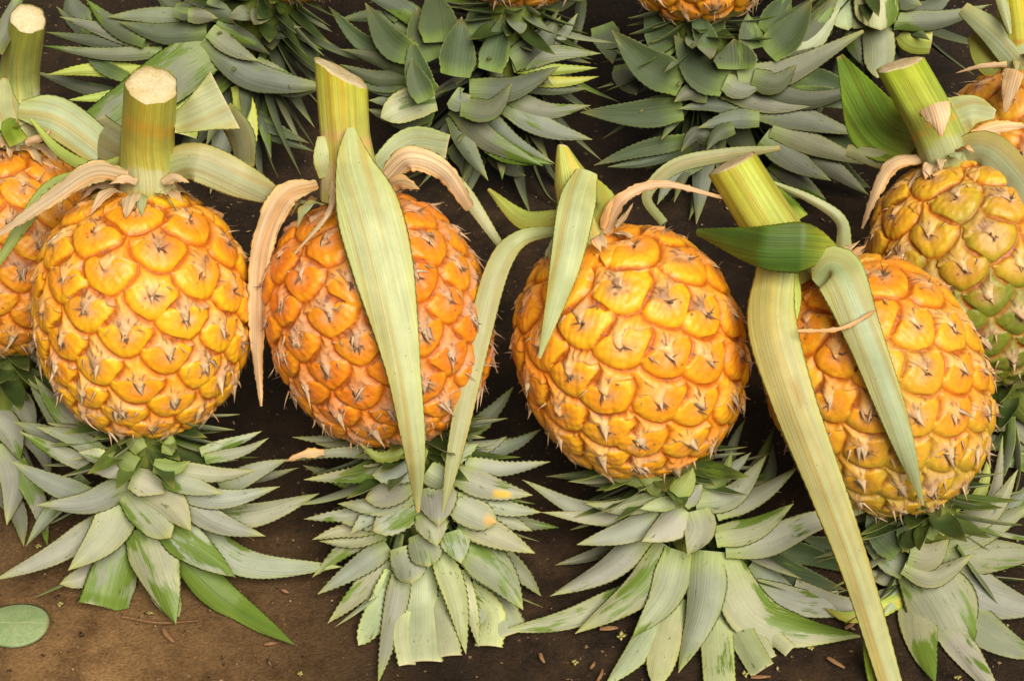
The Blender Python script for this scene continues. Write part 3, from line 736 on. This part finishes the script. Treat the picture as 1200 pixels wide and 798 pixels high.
# ================================================================ pineapple D
e, cr, root = pineapple('plump golden pineapple with large smooth eyes and a short stem cut to a point', (690, 280), (790, 546), 15, 276, 20, (812, 770),
    stem=dict(pts=[(694, 282, 24), (678, 235, 32), (660, 172, 38)], r=[58, 52, 42, 12], c=((.46, .50, .18), (.50, .54, .10)), slant=(-.5, .2)), group=ROW, seed=37,
    shag=.28, c1=(.88, .29, .010), c2=(.92, .45, .018), N=84, chir=1, phi0=.6, bract=(.84, .42, .10))
leaves(cr, root, [
 ('790,575 730,560 640,558', 26, -26, -30, 'm'), ('800,570 740,552 667,538', 22, -28, -32, 'm'), ('720,640 690,652 650,662', 16, -34, -34, 'm'),
 ('870,652 930,676 990,690', 46, -30, -26, 'd'), ('900,640 950,650 1005,672', 30, -34, -34, 'd'),
 ('860,600 900,560 906,520', 26, -26, -34, 'm'), ('845,575 860,520 874,490', 18, -18, -28, 'm'), ('860,585 890,540 908,500', 18, -18, -26, 'm'),
 ('885,690 940,706 984,706', 36, -18, -14, 'g', dict(cut=True)), ('880,660 920,690 950,700', 30, -22, -20, 'g'),
 ('752,680 700,714 610,735', 24, -22, -18, 'g'), ('752,690 670,725 582,740', 34, -16, -10, 'G', dict(patch=.4)),
 ('775,720 745,765 708,805', 38, -14, -4, 'c'), ('797,700 780,750 768,805', 42, -14, -4, 'c', dict(blunt=True)),
 ('898,738 912,750 926,762', 18, -14, -10, 'c', dict(cut=True)), ('878,732 890,752 901,772', 20, -13, -8, 'c', dict(cut=True)),
 ('852,712 870,750 891,786', 36, -12, -5, 'c', dict(cut=True)), ('838,715 841,760 844,806', 40, -12, -4, 'c', dict(cut=True)),
 ('755,625 712,665 645,698', 38, -10, -8, 'g'),
 ('783,640 750,690 674,742', 48, -8, -2, 'g'),
 ('797,645 780,700 741,747', 50, -6, 0, 'G', dict(patch=.45)),
 ('828,645 822,712 795,788', 54, -5, 2, 'G', dict(patch=.3)),
 ('846,648 880,715 930,737 1008,745', 50, -6, 0, 'G', dict(widths=[36, 60, 44, 3], patch=.55)),
 ('775,600 735,622 676,638', 36, -2, -4, 'g'),
 ('850,640 900,635 955,612 1020,596', 38, -2, 0, 'G', dict(widths=[30, 38, 26, 4], patch=.45)),
 ('838,628 885,618 930,590', 36, 0, -2, 'G', dict(patch=.35)),
 ('790,592 740,594 684,588', 22, -8, -12, 'g'), ('775,600 705,607 634,600', 24, -12, -14, 'g'),
 ('770,585 690,598 612,562', 30, -14, -16, 'g'),
 ('815,598 820,622 806,650', 50, 3, 7, 'g', dict(fold=.4)),
 ('802,596 785,615 752,634', 46, 2, 4, 'g', dict()),
 ('838,600 890,578 936,546', 30, -4, -8, 'G', dict(patch=.6)),
 ('815,590 860,580 898,534', 34, 0, -4, 'g'),
 ('825,575 860,548 880,530', 22, -6, -10, 'g'), ('810,575 845,560 858,528', 24, -2, -6, 'v'),
 ('790,588 768,592 749,596', 20, 5, 4, 'c'), ('780,582 730,594 686,590', 26, 0, -4, 'g'),
 ('800,590 820,570 820,566', 26, 4, 4, 'g'), ('792,580 806,562 812,548', 30, 6, 4, 'v'),
 ('775,575 760,564 748,560', 26, 6, 4, 'v'), ('770,570 745,562 715,562', 22, 4, 0, 'v'),
], dw=2, teeth=.9)
leaves(e, root, [
 ('662,255,20 615,258,8 572,222,-10', 24, 0, 0, 'y', dict(widths=[20, 24, 4])),
 ('655,270,34 610,280,44 583,315,42 560,400,40 535,520,36 519,600,34', 22, 0, 0, 'a', dict(widths=[10, 20, 28, 28, 20, 3], fold=.3, roll=0, twist=0, tipbrown=.3)),
 ('688,200,52 676,240,66 660,320,74 632,420,66', 40, 0, 0, 'p', dict(widths=[26, 44, 34, 3], clear=6, fold=.28, roll=0, twist=0, tipbrown=.2)),
 ('690,262,36 706,240,44 690,206,52', 30, 0, 0, 'y', dict(widths=[36, 34, 8])),
 ('778,262,-20 758,230,-30 790,196,-40 850,182,-44 914,174,-40', 14, 0, 0, 'a', dict(widths=[10, 12, 18, 16, 6])),
], name='stem_leaf', rip=.05, teeth=.7)
leaves(e, root, [
 ('706,272,36 730,232,48 776,216,50 848,232,44', 8, 0, 0, 't', dict(widths=[22, 14, 10, 3])),
 ('706,268,40 712,246,48 722,228,50', 10, 0, 0, 't', dict(rip=.2)), ('722,266,42 735,250,50 742,238,54', 8, 0, 0, 't', dict(rip=.2)),
], name='dry_leaf', thick=.0005, teeth=1.6)

# ================================================================ pineapple E
e, cr, root = pineapple('orange-yellow pineapple crossed by a long limp strap leaf that hangs past its crown', (962, 318), (1098, 588), 15, 262, 16, (1085, 770),
    stem=dict(pts=[(940, 318, 30), (902, 262, 40), (858, 192, 46)], r=[62, 60, 57], c=((.42, .46, .12), (.42, .46, .05)), slant=(-.12, 0)), group=ROW, seed=53,
    shag=.5, c1=(.86, .29, .012), c2=(.89, .41, .018), N=96, green=.7, gdir=RT * .2 - UP * .95 + VW * .2, gcol=(.50, .38, .04), phi0=2.1)
leaves(cr, root, [
 ('1040,650 980,640 935,628', 34, -30, -32, 'd'), ('1045,670 1000,665 955,640', 30, -32, -34, 'd'), ('1060,690 1000,712 930,690', 26, -28, -26, 'g', dict(cut=True)),
 ('1060,700 1000,722 965,712', 24, -26, -22, 'y'),
 ('1140,640 1180,600 1215,560', 30, -30, -40, 'm'), ('1120,620 1150,575 1160,530', 20, -20, -26, 'y'), ('1130,630 1165,580 1175,510', 18, -24, -30, 'g'),
 ('1070,680 1050,700 1036,720', 30, -18, -14, 'c'), ('1060,668 1035,676 1016,668', 28, -12, -14, 'g'),
 ('1102,728 1142,780 1172,814', 42, -16, -8, 'g'), ('1074,686 1078,745 1096,800', 52, -14, -6, 'G', dict(patch=.8)),
 ('1120,715 1165,748 1222,770', 56, -14, -8, 'g'),
 ('1112,672 1165,700 1230,716', 64, -8, -6, 'g'),
 ('1075,665 1108,715 1132,768', 80, -6, 2, 'g', dict(widths=[56, 84, 6])),
 ('1100,650 1160,650 1230,648', 54, -8, -12, 'g'),
 ('1100,636 1150,622 1215,588', 40, -8, -14, 'G', dict(patch=.35)),
 ('1100,622 1160,600 1193,550', 34, -6, -12, 'g'),
 ('1085,620 1112,600 1137,572', 24, -4, -8, 'y'),
 ('1062,668 1030,645 1010,628', 36, -6, -10, 'g'),
 ('1055,645 1030,620 1018,594', 48, -2, -4, 'd'),
 ('1075,640 1062,620 1056,602', 40, 0, -2, 'd'),
 ('1060,662 1095,675 1142,648', 32, 0, 2, 'g', dict(fold=.4)),
 ('1066,648 1090,652 1112,632', 44, 2, 4, 'g', dict()),
 ('1085,630 1092,612 1096,594', 24, 4, 4, 'v'), ('1100,625 1110,605 1115,582', 18, 0, -2, 'y'),
 ('1078,625 1050,612 1030,590', 30, -6, -10, 'v'),
], dw=2, teeth=.9)
leaves(e, root, [
 ('930,262,20 905,232,14 884,210,6', 34, 0, 0, 'L', dict(widths=[44, 38, 12])),
 ('905,214,30 950,234,24 984,258,22 988,292,34', 10, 0, 0, 'a', dict(widths=[4, 10, 14, 20])),
 ('1018,735,36 1024,768,30 1034,812,20', 24, 0, 0, 'L', dict(widths=[10, 22, 26])),
 ('928,318,50 932,350,58 930,384,62', 12, 0, 0, 'y', dict(widths=[14, 14, 4], clear=4)),
 ('908,310,52 904,380,70 930,470,74 972,580,66 1008,680,50 1048,812,30', 50, 0, 0, 'p', dict(clear=9, widths=[44, 58, 52, 43, 35, 28], fold=.30, roll=-8, twist=22, cut=True, spot=[(.66, .1, .03, (.30, .19, .08)), (.72, .2, .02, (.26, .16, .07)), (.30, -.2, .05, (.36, .30, .10))])),
 ('958,334,60 980,318,74 1012,392,82 1052,500,74 1082,592,52', 40, 0, 0, 'a', dict(clear=8, widths=[20, 58, 44, 30, 3], fold=.2, roll=0, twist=0)),
 ('984,296,58 945,292,78 890,290,74 816,272,40', 50, 0, 0, 'D', dict(widths=[10, 58, 50, 8], fold=.25, roll=10, twist=0, tipbrown=0)),
], name='stem_leaf', rip=.05, teeth=.7)
leaves(e, root, [
 ('935,388,76 985,385,84 1026,364,84', 3, 0, 0, 't', dict(widths=[3, 5, 3], clear=10, fold=0)),
 ('960,330,48 985,300,52 1008,282,54', 16, 0, 0, 't', dict(rip=.25)), ('985,318,56 1002,296,60 1015,288,62', 14, 0, 0, 't', dict(rip=.25)),
 ('930,336,30 905,330,24 885,345,10', 12, 0, 0, 't', dict(rip=.2)),
], name='dry_leaf', thick=.0005, teeth=1.6)

# ================================================================ pineapple F (right, a little behind)
e, cr, root = pineapple('half-ripe pineapple turning green low down, its bright green stem slanting left at the right edge', (1103, 190), (1190, 440), -55, 262, 18, (1225, 620),
    stem=dict(pts=[(1112, 192, -40), (1092, 145, -30), (1054, 76, -20)], r=[62, 58, 56], c=((.36, .40, .12), (.34, .44, .03)), slant=(-.25, 0),
              band=[(.40, .46, (.62, .36, .05)), (.02, .30, (.40, .44, .22))]), seed=61, fill=30,
    shag=.5, c1=(.74, .31, .016), c2=(.76, .44, .028), green=1.6, gdir=RT * .35 - UP * .9 + VW * .25, gcol=(.19, .215, .022), N=100, chir=-1)
leaves(cr, root, [
 ('1215,540 1170,520 1120,512', 26, -80, -84, 'm'), ('1210,520 1180,480 1140,478', 26, -84, -90, 'm'), ('1225,520 1190,498 1165,505', 34, -72, -76, 'g'),
 ('1230,560 1195,540 1168,545', 34, -70, -74, 'G'), ('1235,500 1200,470 1175,466', 24, -74, -80, 'm'), ('1230,600 1200,585 1180,600', 26, -76, -78, 'g'),
], teeth=.9)
leaves(e, root, [
 ('1074,172,-50 1030,150,-70 984,66,-95', 60, 0, 0, 'L', dict(widths=[30, 70, 8], fold=-.25)),
 ('1078,186,-52 1040,188,-60 992,176,-70', 24, 0, 0, 'a', dict(widths=[20, 26, 14])),
 ('1118,138,-40 1140,130,-36 1166,134,-40', 40, 0, 0, 'p', dict(widths=[50, 36, 10], cut=True, fold=-.2)),
 ('1112,184,-34 1152,178,-20 1186,208,-10 1215,250,-10', 40, 0, 0, 'a', dict(widths=[26, 48, 48, 40], clear=5, fold=.2, cut=True)),
], name='stem_leaf', rip=.05, teeth=.7)
leaves(e, root, [
 ('1090,186,-36 1048,192,-36 1026,226,-44 1010,268,-60', 14, 0, 0, 't', dict(widths=[8, 18, 12, 3], rip=.15)),
 ('1094,122,2 1100,140,6 1103,160,4', 30, 0, 0, 't', dict(widths=[40, 26, 3], fold=.5, roll=0)),
 ('1140,160,-40 1170,150,-40 1210,148,-44', 20, 0, 0, 't', dict(rip=.2)),
], name='dry_leaf', thick=.0005, teeth=1.6)

# ================================================================ pineapple A (left edge)
e, cr, root = pineapple('pineapple cut off by the left edge, its stem pale green with a round cream cut', (20, 172), (0, 412), -35, 236, 16, (-10, 650),
    stem=dict(pts=[(14, 168, -20), (22, 90, -8), (33, 22, 34)], r=[66, 46, 40], c=((.40, .44, .20), (.36, .42, .06)), band=[(.0, .35, (.50, .50, .26))]), seed=71, fill=30,
    shag=.7, c1=(.78, .26, .012), c2=(.82, .38, .02), dull=.15, N=100)
leaves(cr, root, [
 ('-10,560 20,600 28,640', 30, -60, -50, 'm'), ('20,540 45,590 56,640', 28, -48, -42, 'G', dict(patch=.5)), ('10,480 45,520 60,560', 34, -50, -56, 'm'),
 ('0,520 18,560 8,615', 44, -48, -44, 'g'), ('-10,460 25,475 42,510', 40, -44, -50, 'g'), ('-20,430 10,450 36,470', 40, -40, -46, 'd'), ('-20,480 10,505 24,540', 44, -42, -46, 'g'),
], teeth=.9)
leaves(e, root, [
 ('22,128,0 70,138,0 140,190,-4', 44, 0, 0, 'a', dict(widths=[22, 50, 40], cut=True)),
 ('36,140,6 70,178,14 110,197,26 146,186,34', 10, 0, 0, 'y', dict(widths=[3, 12, 14, 8])),
 ('24,-6,30 12,26,30 -6,60,30', 18, 0, 0, 'm', dict(widths=[10, 22, 22])),
 ('12,150,-2 4,120,2 6,92,4', 40, 0, 0, 'p', dict(widths=[46, 34, 8])),
 ('22,168,4 12,150,10 20,142,12', 26, 0, 0, 'L', dict(widths=[24, 20, 6])),
], name='stem_leaf', rip=.05, teeth=.7)
leaves(e, root, [('30,168,0 52,160,8 60,152,10', 12, 0, 0, 't', dict(rip=.2)), ('5,170,0 -6,160,8 -12,158,10', 12, 0, 0, 't', dict(rip=.2))], name='dry_leaf', thick=.0005, teeth=1.6)

# ================================================================ back row
BACK = 'pineapples of the back row'
def back(label, bottom, topd, wid, crown_to, rows, seed, w=-190, extra=None, fill=56, **k):
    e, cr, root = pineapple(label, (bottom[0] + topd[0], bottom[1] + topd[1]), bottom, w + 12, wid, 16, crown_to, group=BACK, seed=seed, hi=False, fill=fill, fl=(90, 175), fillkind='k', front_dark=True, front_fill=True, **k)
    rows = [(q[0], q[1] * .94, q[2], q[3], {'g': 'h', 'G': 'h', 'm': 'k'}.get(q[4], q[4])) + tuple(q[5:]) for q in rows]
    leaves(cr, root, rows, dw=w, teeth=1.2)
    if extra: leaves(e, root, extra, name='stem_leaf')
    return e, cr, root
back('pineapple at the back left whose spread crown hides the fruit, behind the bright orange one', (318, -4), (40, -230), 220, (235, 150), [
 ('250,20 230,8 225,-15', 46, -6, -10, 'm'), ('270,10 262,0 250,-12', 40, -4, -8, 'm'), ('225,25 205,10 180,-10', 34, -6, -10, 'm'),
 ('335,45 362,62 368,95', 30, -24, -26, 'd'), ('265,115 310,145 362,168', 24, -26, -26, 'd'), ('270,125 320,158 368,178', 22, -30, -30, 'm'),
 ('175,100 130,112 78,118', 18, -20, -22, 'y'), ('180,88 110,82 54,88', 24, -14, -18, 'y'), ('150,92 115,74 91,44', 20, -12, -18, 'd'),
 ('150,115 90,100 40,84', 22, -30, -34, 'm'), ('130,60 90,30 66,8', 24, -28, -32, 'm'), ('95,30 85,10 80,-10', 40, -36, -40, 'm'),
 ('190,62 120,64 50,54', 20, -8, -12, 'G'), ('175,55 110,48 54,38', 22, -10, -14, 'm'), ('170,52 110,32 70,20', 22, -8, -12, 'g'),
 ('170,48 130,28 101,0', 30, -4, -8, 'm'), ('242,38 190,40 138,26', 34, 2, -2, 'm', dict(tipbrown=.3)), ('225,22 175,18 125,20', 26, 0, -4, 'G'),
 ('225,75 222,120 214,158', 44, -10, -6, 'y', dict(cut=True)), ('280,100 292,160 284,196', 30, -14, -10, 'y', dict()),
 ('248,55 195,92 100,158', 64, -2, 4, 'G', dict(widths=[50, 62, 44], patch=.7, cut=True)),
 ('300,72 335,92 374,102', 20, -8, -10, 'g'), ('240,45 285,85 330,98 378,102', 30, 0, -2, 'G', dict(widths=[24, 36, 26, 6])),
 ('282,20 315,40 345,43', 18, -6, -10, 'm'), ('288,5 320,30 356,33', 20, -4, -10, 'm'), ('252,32 290,48 316,64', 30, 2, 0, 'm'),
 ('246,36 275,58 303,72', 28, 4, 2, 'g'), ('300,90 340,108 374,106', 20, -16, -18, 'g'), ('240,10 262,18 275,28', 34, 5, 4, 'm'),
 ('220,18 240,20 255,22', 24, 7, 6, 'g', dict(tipbrown=1)), ('205,12 222,14 240,14', 26, 6, 6, 'm'),
], 81)
back('pineapple at the back behind the reddish shaggy one, its crown a wide dark rosette', (605, 4), (12, -230), 220, (560, 215), [
 ('640,10 668,-5 700,-20', 30, -20, -24, 'm'), ('682,-6 678,30 672,60', 16, -40, -40, 'm'), ('470,20 455,0 448,-20', 34, -10, -16, 'm'),
 ('480,40 440,20 395,24', 24, -14, -18, 'm'), ('455,65 420,46 385,8', 24, -10, -14, 'd'), ('500,30 470,10 420,-10', 30, -8, -12, 'm'),
 ('530,170 545,190 545,215', 30, -26, -22, 'm'), ('575,180 600,200 616,206', 24, -26, -24, 'm'), ('500,130 490,160 520,190', 30, -30, -26, 'd'),
 ('500,135 470,140 430,128', 30, -18, -20, 'm'), ('490,105 455,106 425,104', 24, -10, -14, 'm'), ('495,112 460,118 432,118', 26, -12, -16, 'g'),
 ('480,92 440,92 398,76', 24, -8, -14, 'm'), ('480,85 440,70 398,58', 24, -6, -12, 'm'), ('475,100 430,96 395,88', 24, -12, -18, 'd'),
 ('510,115 480,122 446,138', 46, -2, 0, 'c', dict(patch=.2, blunt=True)),
 ('530,135 548,175 572,212', 30, -6, 0, 'g'), ('545,140 590,180 648,193', 28, -4, -2, 'G', dict(patch=.6)), ('533,125 572,165 636,195', 36, -2, 0, 'G'),
 ('560,125 600,165 650,192', 24, -6, -4, 'g'), ('590,122 640,150 694,164', 34, -6, -6, 'G'), ('595,112 640,130 692,124', 28, -4, -8, 'G', dict(patch=.5)),
 ('600,98 650,105 690,104', 20, -8, -12, 'm'), ('610,92 660,96 702,90', 18, -6, -10, 'y'), ('605,80 650,82 700,80', 18, -4, -8, 'y'),
 ('600,76 650,62 704,63', 28, -2, -6, 'G', dict(patch=.6)), ('640,55 660,40 677,16', 18, -8, -14, 'g'), ('590,50 630,45 655,12', 28, -4, -10, 'm'),
 ('596,40 622,28 640,10', 28, -8, -14, 'L'), ('600,72 635,52 657,20', 40, 0, -8, 'm'),
 ('550,105 600,104 656,78', 38, 4, 4, 'm'), ('485,66 455,48 428,4', 40, -2, -10, 'd'), ('505,72 490,40 488,10', 44, -6, -14, 'd'),
 ('515,50 512,20 504,-14', 54, -2, -12, 'd'), ('562,48 568,20 574,-14', 50, -4, -12, 'd'), ('580,50 600,20 605,-5', 34, -8, -14, 'd'),
 ('540,125 575,128 600,98', 34, 6, 8, 'm'), ('530,112 540,118 552,112', 36, 5, 6, 'g'),
 ('506,112 492,92 482,44', 40, 2, -4, 'd'), ('500,118 488,92 483,68', 34, 6, 4, 'd'), ('574,84 582,55 588,18', 42, 2, -4, 'd'), ('532,90 536,58 541,20', 52, 7, 2, 'd'),
], 83)
back('pineapple at the back behind the plump golden one, its crown dark with long swept leaves', (815, 22), (10, -230), 220, (870, 232), [
 ('735,75 738,95 746,112', 46, -24, -22, 'm'), ('705,30 712,50 718,75', 40, -30, -30, 'd'), ('740,60 720,48 710,30', 24, -30, -32, 'd'),
 ('930,90 985,110 1020,150', 40, -28, -26, 'd'), ('955,175 1000,210 1020,220', 30, -30, -28, 'd'), ('850,185 870,205 880,235', 28, -26, -24, 'm'),
 ('895,205 935,222 970,238', 30, -20, -18, 'm'), ('905,190 940,215 968,234', 30, -16, -14, 'g'),
 ('805,165 750,176 696,194', 24, -12, -14, 'd'), ('810,172 755,190 712,196', 20, -16, -16, 'm'), ('820,190 790,205 770,240', 26, -20, -18, 'g'),
 ('800,112 750,126 690,129', 20, -10, -14, 'd'), ('800,128 750,134 680,132', 40, -6, -10, 'd', dict(fold=.2)),
 ('930,168 975,198 1018,229', 32, -8, -6, 'g'), ('895,160 932,188 974,212', 40, -4, -2, 'g'), ('905,150 960,172 1022,194', 34, -2, -2, 'g'),
 ('935,148 1000,172 1050,180', 28, -10, -10, 'd'), ('885,128 945,140 1008,158', 38, 0, 0, 'G', dict(tipbrown=.9)), ('930,110 990,118 1042,140', 28, -6, -8, 'd', dict(tipbrown=1)),
 ('870,128 835,122 795,128', 24, 0, -4, 'g'), ('890,140 855,140 818,150', 28, 3, 2, 'g'), ('835,168 815,158 798,178', 24, -4, -4, 'm'), ('860,150 840,158 828,176', 22, 4, 6, 'm', dict(tipbrown=1)),
 ('850,106 905,122 955,124', 32, 2, 0, 'G'), ('885,100 945,118 1022,100', 30, 2, 0, 'm', dict(tipbrown=1)), ('830,112 810,108 790,120', 30, 2, 0, 'g'),
 ('800,98 758,76 717,36', 52, 0, -6, 'd'), ('790,62 772,40 758,6', 44, -6, -14, 'd'), ('800,50 788,30 776,0', 40, -8, -16, 'd'),
 ('852,96 820,80 790,42', 60, 4, -2, 'd'), ('905,70 940,44 985,-10', 44, -4, -14, 'm'), ('898,40 915,10 925,-10', 40, -8, -16, 'd'),
 ('925,60 955,48 985,8', 30, -6, -14, 'c'), ('850,95 870,104 892,100', 34, 6, 6, 'g'), ('865,94 925,84 1012,37', 36, 5, 0, 'g', dict(widths=[34, 32, 4])),
 ('882,92 910,98 934,76', 34, 7, 6, 'm'), ('832,50 826,25 818,-10', 54, 0, -8, 'd'), ('882,58 878,36 876,16', 34, 2, 0, 'd'), ('898,62 925,40 952,0', 48, 2, -8, 'd'),
 ('862,82 862,64 860,46', 60, 8, 6, 'd', dict(fold=.3)), ('838,60 824,40 812,-4', 30, 6, 0, 'd'),
], 87)
back('pineapple at the top right showing only the pale grey underside of its crown', (1010, -40), (-20, -220), 210, (1060, 85), [
 ('960,40 975,20 990,-8', 30, -6, -10, 'g'), ('1000,40 1008,60 1012,78', 34, -14, -12, 'g'), ('1060,35 1072,46 1092,48', 40, -10, -10, 'y', dict(cut=True)),
 ('1025,25 1030,60 1028,92', 44, -8, -4, 'c', dict(blunt=True)), ('1050,15 1085,12 1120,-12', 36, -4, -10, 'm'), ('1048,26 1105,24 1160,6', 30, -2, -4, 'g'),
 ('985,-10 990,15 994,36', 44, 2, 4, 'c', dict(blunt=True)), ('1005,-14 1010,10 1000,34', 40, 0, 2, 'g', dict(blunt=True)),
 ('1045,-16 1062,0 1080,6', 44, 2, 2, 'g'), ('1028,-16 1030,10 1032,36', 64, 5, 8, 'c', dict(blunt=True, patch=.5)),
], 89, w=-225, fill=14)
e, cr, root = pineapple('mostly hidden pineapple in the top right corner with a straw-coloured strap leaf', (1190, 78), (1235, 310), -130, 220, 16, (1260, 440),
    stem=dict(pts=[(1196, 84, -116), (1194, 40, -108), (1186, -30, -98)], r=[50, 46, 44], c=((.42, .44, .08), (.46, .48, .04)), band=[(.3, .36, (.45, .18, .03))]), seed=93, hi=False, fill=10,
    shag=.7, c1=(.72, .28, .02), c2=(.76, .40, .03), dull=.25)
leaves(e, root, [
 ('1205,82,-100 1168,42,-104 1128,10,-112', 40, 0, 0, 'a', dict(widths=[44, 34, 16])),
 ('1205,96,-106 1160,72,-116 1140,40,-124', 40, 0, 0, 'y', dict(widths=[44, 34, 16])),
 ('1184,40,-94 1178,15,-94 1170,-15,-96', 12, 0, 0, 'a', dict(widths=[4, 12, 14])),
], name='stem_leaf', rip=.05, teeth=.7)
leaves(e, root, [('1190,82,-84 1184,104,-76 1178,132,-74', 20, 0, 0, 't', dict(widths=[24, 20, 4], rip=.15)), ('1180,76,-96 1150,78,-98 1120,86,-104', 8, 0, 0, 't', dict(rip=.2))], name='dry_leaf', thick=.0005, teeth=1.6)

# ================================================================ litter on the floor
def tagged(o, label, cat, group=None):
    o['label'] = label; o['category'] = cat
    if group: o['group'] = group
    return o
def oval_leaf():
    c = ground_at(18, 731, .003); n = 40; V = [c + np.array([0, 0, .0012])]; F = []
    for f, z in ((.5, .0012), (.9, .0004), (1.0, -.0002), (.9, -.0006)):
        for k in range(n):
            a = 2 * math.pi * k / n; rx, ry = 41 / S, 32 / S
            V.append(c + np.array([math.cos(a) * rx * f, math.sin(a) * ry * f * (1 + .05 * math.cos(a)), z + .0008 * math.cos(2 * a) * f - .0003 * (abs(math.sin(a)) < .1)]))
    for k in range(n): F.append((0, 1 + k, 1 + (k + 1) % n))
    for q in range(3):
        for k in range(n): F.append((1 + q * n + k, 1 + (q + 1) * n + k, 1 + (q + 1) * n + (k + 1) % n, 1 + q * n + (k + 1) % n))
    F.append(tuple(1 + 3 * n + k for k in range(n))[::-1])
    me = np.empty(len(F), object); me[:] = F
    return mesh_obj('fallen_leaf', V, me, M['oval'], None, c)
tagged(oval_leaf(), 'flat oval green leaf lying on the bare floor in the bottom left corner', 'leaf')
def petal(px, py, sz, label, seed):
    r = random.Random(seed); c = ground_at(px, py, .002); V = []; F = []
    for k in range(4):
        a = k * 1.6 + r.uniform(-.3, .3); l = sz / S * r.uniform(.3, .75); b = len(V)
        d = np.array([math.cos(a), math.sin(a), 0]); s = np.array([-d[1], d[0], 0]); zz = np.array([0, 0, 1.0])
        V += [c - d * l * .1 + zz * .0006, c + d * l * .5 + s * l * .3 + zz * .001, c + d * l + zz * l * r.uniform(.1, .6), c + d * l * .5 - s * l * .3 + zz * .001, c + d * l * .4 - zz * .0012]
        F += [(b, b + 1, b + 2), (b, b + 2, b + 3), (b, b + 4, b + 1), (b + 1, b + 4, b + 2), (b + 2, b + 4, b + 3), (b + 3, b + 4, b)]
    return tagged(mesh_obj('flower_bit', V, np.array(F), M['petal'], None, c), label, 'flower bit', 'yellow flower bits on the floor')
for k, (px, py, sz, lb) in enumerate([
  (70, 708, 8, 'small yellow flower bit on the floor just right of the oval green leaf'),
  (45, 640, 7, 'yellow flower bit in the shade above the long left leaf of the leftmost crown'),
  (727, 746, 12, 'larger yellow-green flower bit beside the cream flake under the third crown'),
  (674, 776, 8, 'pale yellow flower bit on the floor between the second and third crowns'),
  (951, 759, 9, 'cream flower bit on the floor left of the long strap leaf'),
  (873, 790, 8, 'ochre flower bit at the bottom edge between cut leaves'),
  (1122, 794, 8, 'yellow flower bit at the bottom edge beside the rightmost crown'),
  (352, 790, 9, 'yellowish flower bit at the bottom edge below the pointed green leaf'),
  (175, 718, 7, 'yellow flower bit tucked under the two broad scraped leaves')]): petal(px, py, sz, lb, k)
def twig(a, b, wd, label, cat='twig', bow=.1, flat=.4):
    A, B = ground_at(*a, .002), ground_at(*b, .002); P = spline([A, (A + B) / 2 + np.array([0, 0, np.linalg.norm(B - A) * bow]) + np.cross(B - A, [0, 0, 1]) * .08, B], 10)
    n = len(P); T = nrm(np.gradient(P, axis=0)); s = nrm(np.cross(T, [0, 0, 1.0])); t = np.linspace(0, 1, n)
    h = wd / S / 2 * (.5 + .5 * np.sin(np.pi * np.clip(t * .8 + .2, 0, 1))); k = 8; ph = np.linspace(0, 2 * np.pi, k, endpoint=False)
    V = P[:, None] + s[:, None] * (np.cos(ph) * h[:, None])[..., None] + np.array([0, 0, 1.0]) * (np.sin(ph) * flat * h[:, None])[..., None]
    i = np.arange(n - 1)[:, None] * k; j = np.arange(k)[None]
    F = np.stack([i + j, i + (j + 1) % k, i + k + (j + 1) % k, i + k + j], -1).reshape(-1, 4)
    return tagged(mesh_obj('twig', V.reshape(-1, 3), F, M['twig'], None, A), label, cat, 'dry twigs and flakes on the floor')
twig((143, 722), (232, 727), 2.5, 'long thin dry twig lying below the leftmost crown', bow=.02)
twig((191, 736), (204, 752), 6, 'short reddish dry flake below the long thin twig')
twig((703, 736), (724, 735), 7, 'cream dry flake on the floor left of the larger flower bit')
twig((633, 765), (638, 776), 5, 'pinkish dry flake below the cut leaves of the second crown')
twig((692, 783), (697, 775), 4, 'tiny reddish flake beside the pale flower bit')
twig((970, 770), (990, 782), 6, 'orange-brown dry flake left of the long strap leaf at the bottom')
twig((990, 736), (1003, 728), 5, 'tan dry flake beside the tip of the long sweeping leaf')
twig((880, 793), (903, 792), 5, 'pale dry flake at the bottom edge right of the cut leaves')
twig((310, 754), (324, 753), 5, 'brown dry flake under the tip of the pointed green leaf')
twig((330, 690), (338, 694), 5, 'tan dry flake above the pointed green leaf in the shade')
twig((700, 798), (706, 784), 4, 'upright reddish flake at the bottom edge beside the third crown')

def grit():
    r = np.random.RandomState(5); V = []; F = []
    for k in range(2600):
        x, y = r.uniform(-.42, .42), r.uniform(-.24, .45)
        sz = .0003 + .0010 * r.rand() ** 3; b = len(V); el = 1 + 2.5 * (r.rand() < .25) * r.rand(); a = r.rand() * 6.3
        for i in range(6):
            q = np.array([[1, 0, 0], [-1, 0, 0], [0, 1, 0], [0, -1, 0], [0, 0, 1], [0, 0, -1]][i]) * sz * r.uniform(.6, 1.2) * np.array([el, 1, .6])
            V.append([x + q[0] * math.cos(a) - q[1] * math.sin(a), y + q[0] * math.sin(a) + q[1] * math.cos(a), .0004 + sz * .4 + q[2]])
        for f in ((0, 2, 4), (2, 1, 4), (1, 3, 4), (3, 0, 4), (2, 0, 5), (1, 2, 5), (3, 1, 5), (0, 3, 5)): F.append([b + i for i in f])
    o = mesh_obj('grit', V, np.array(F), M['grit'], smooth=False); o['kind'] = 'stuff'
grit()
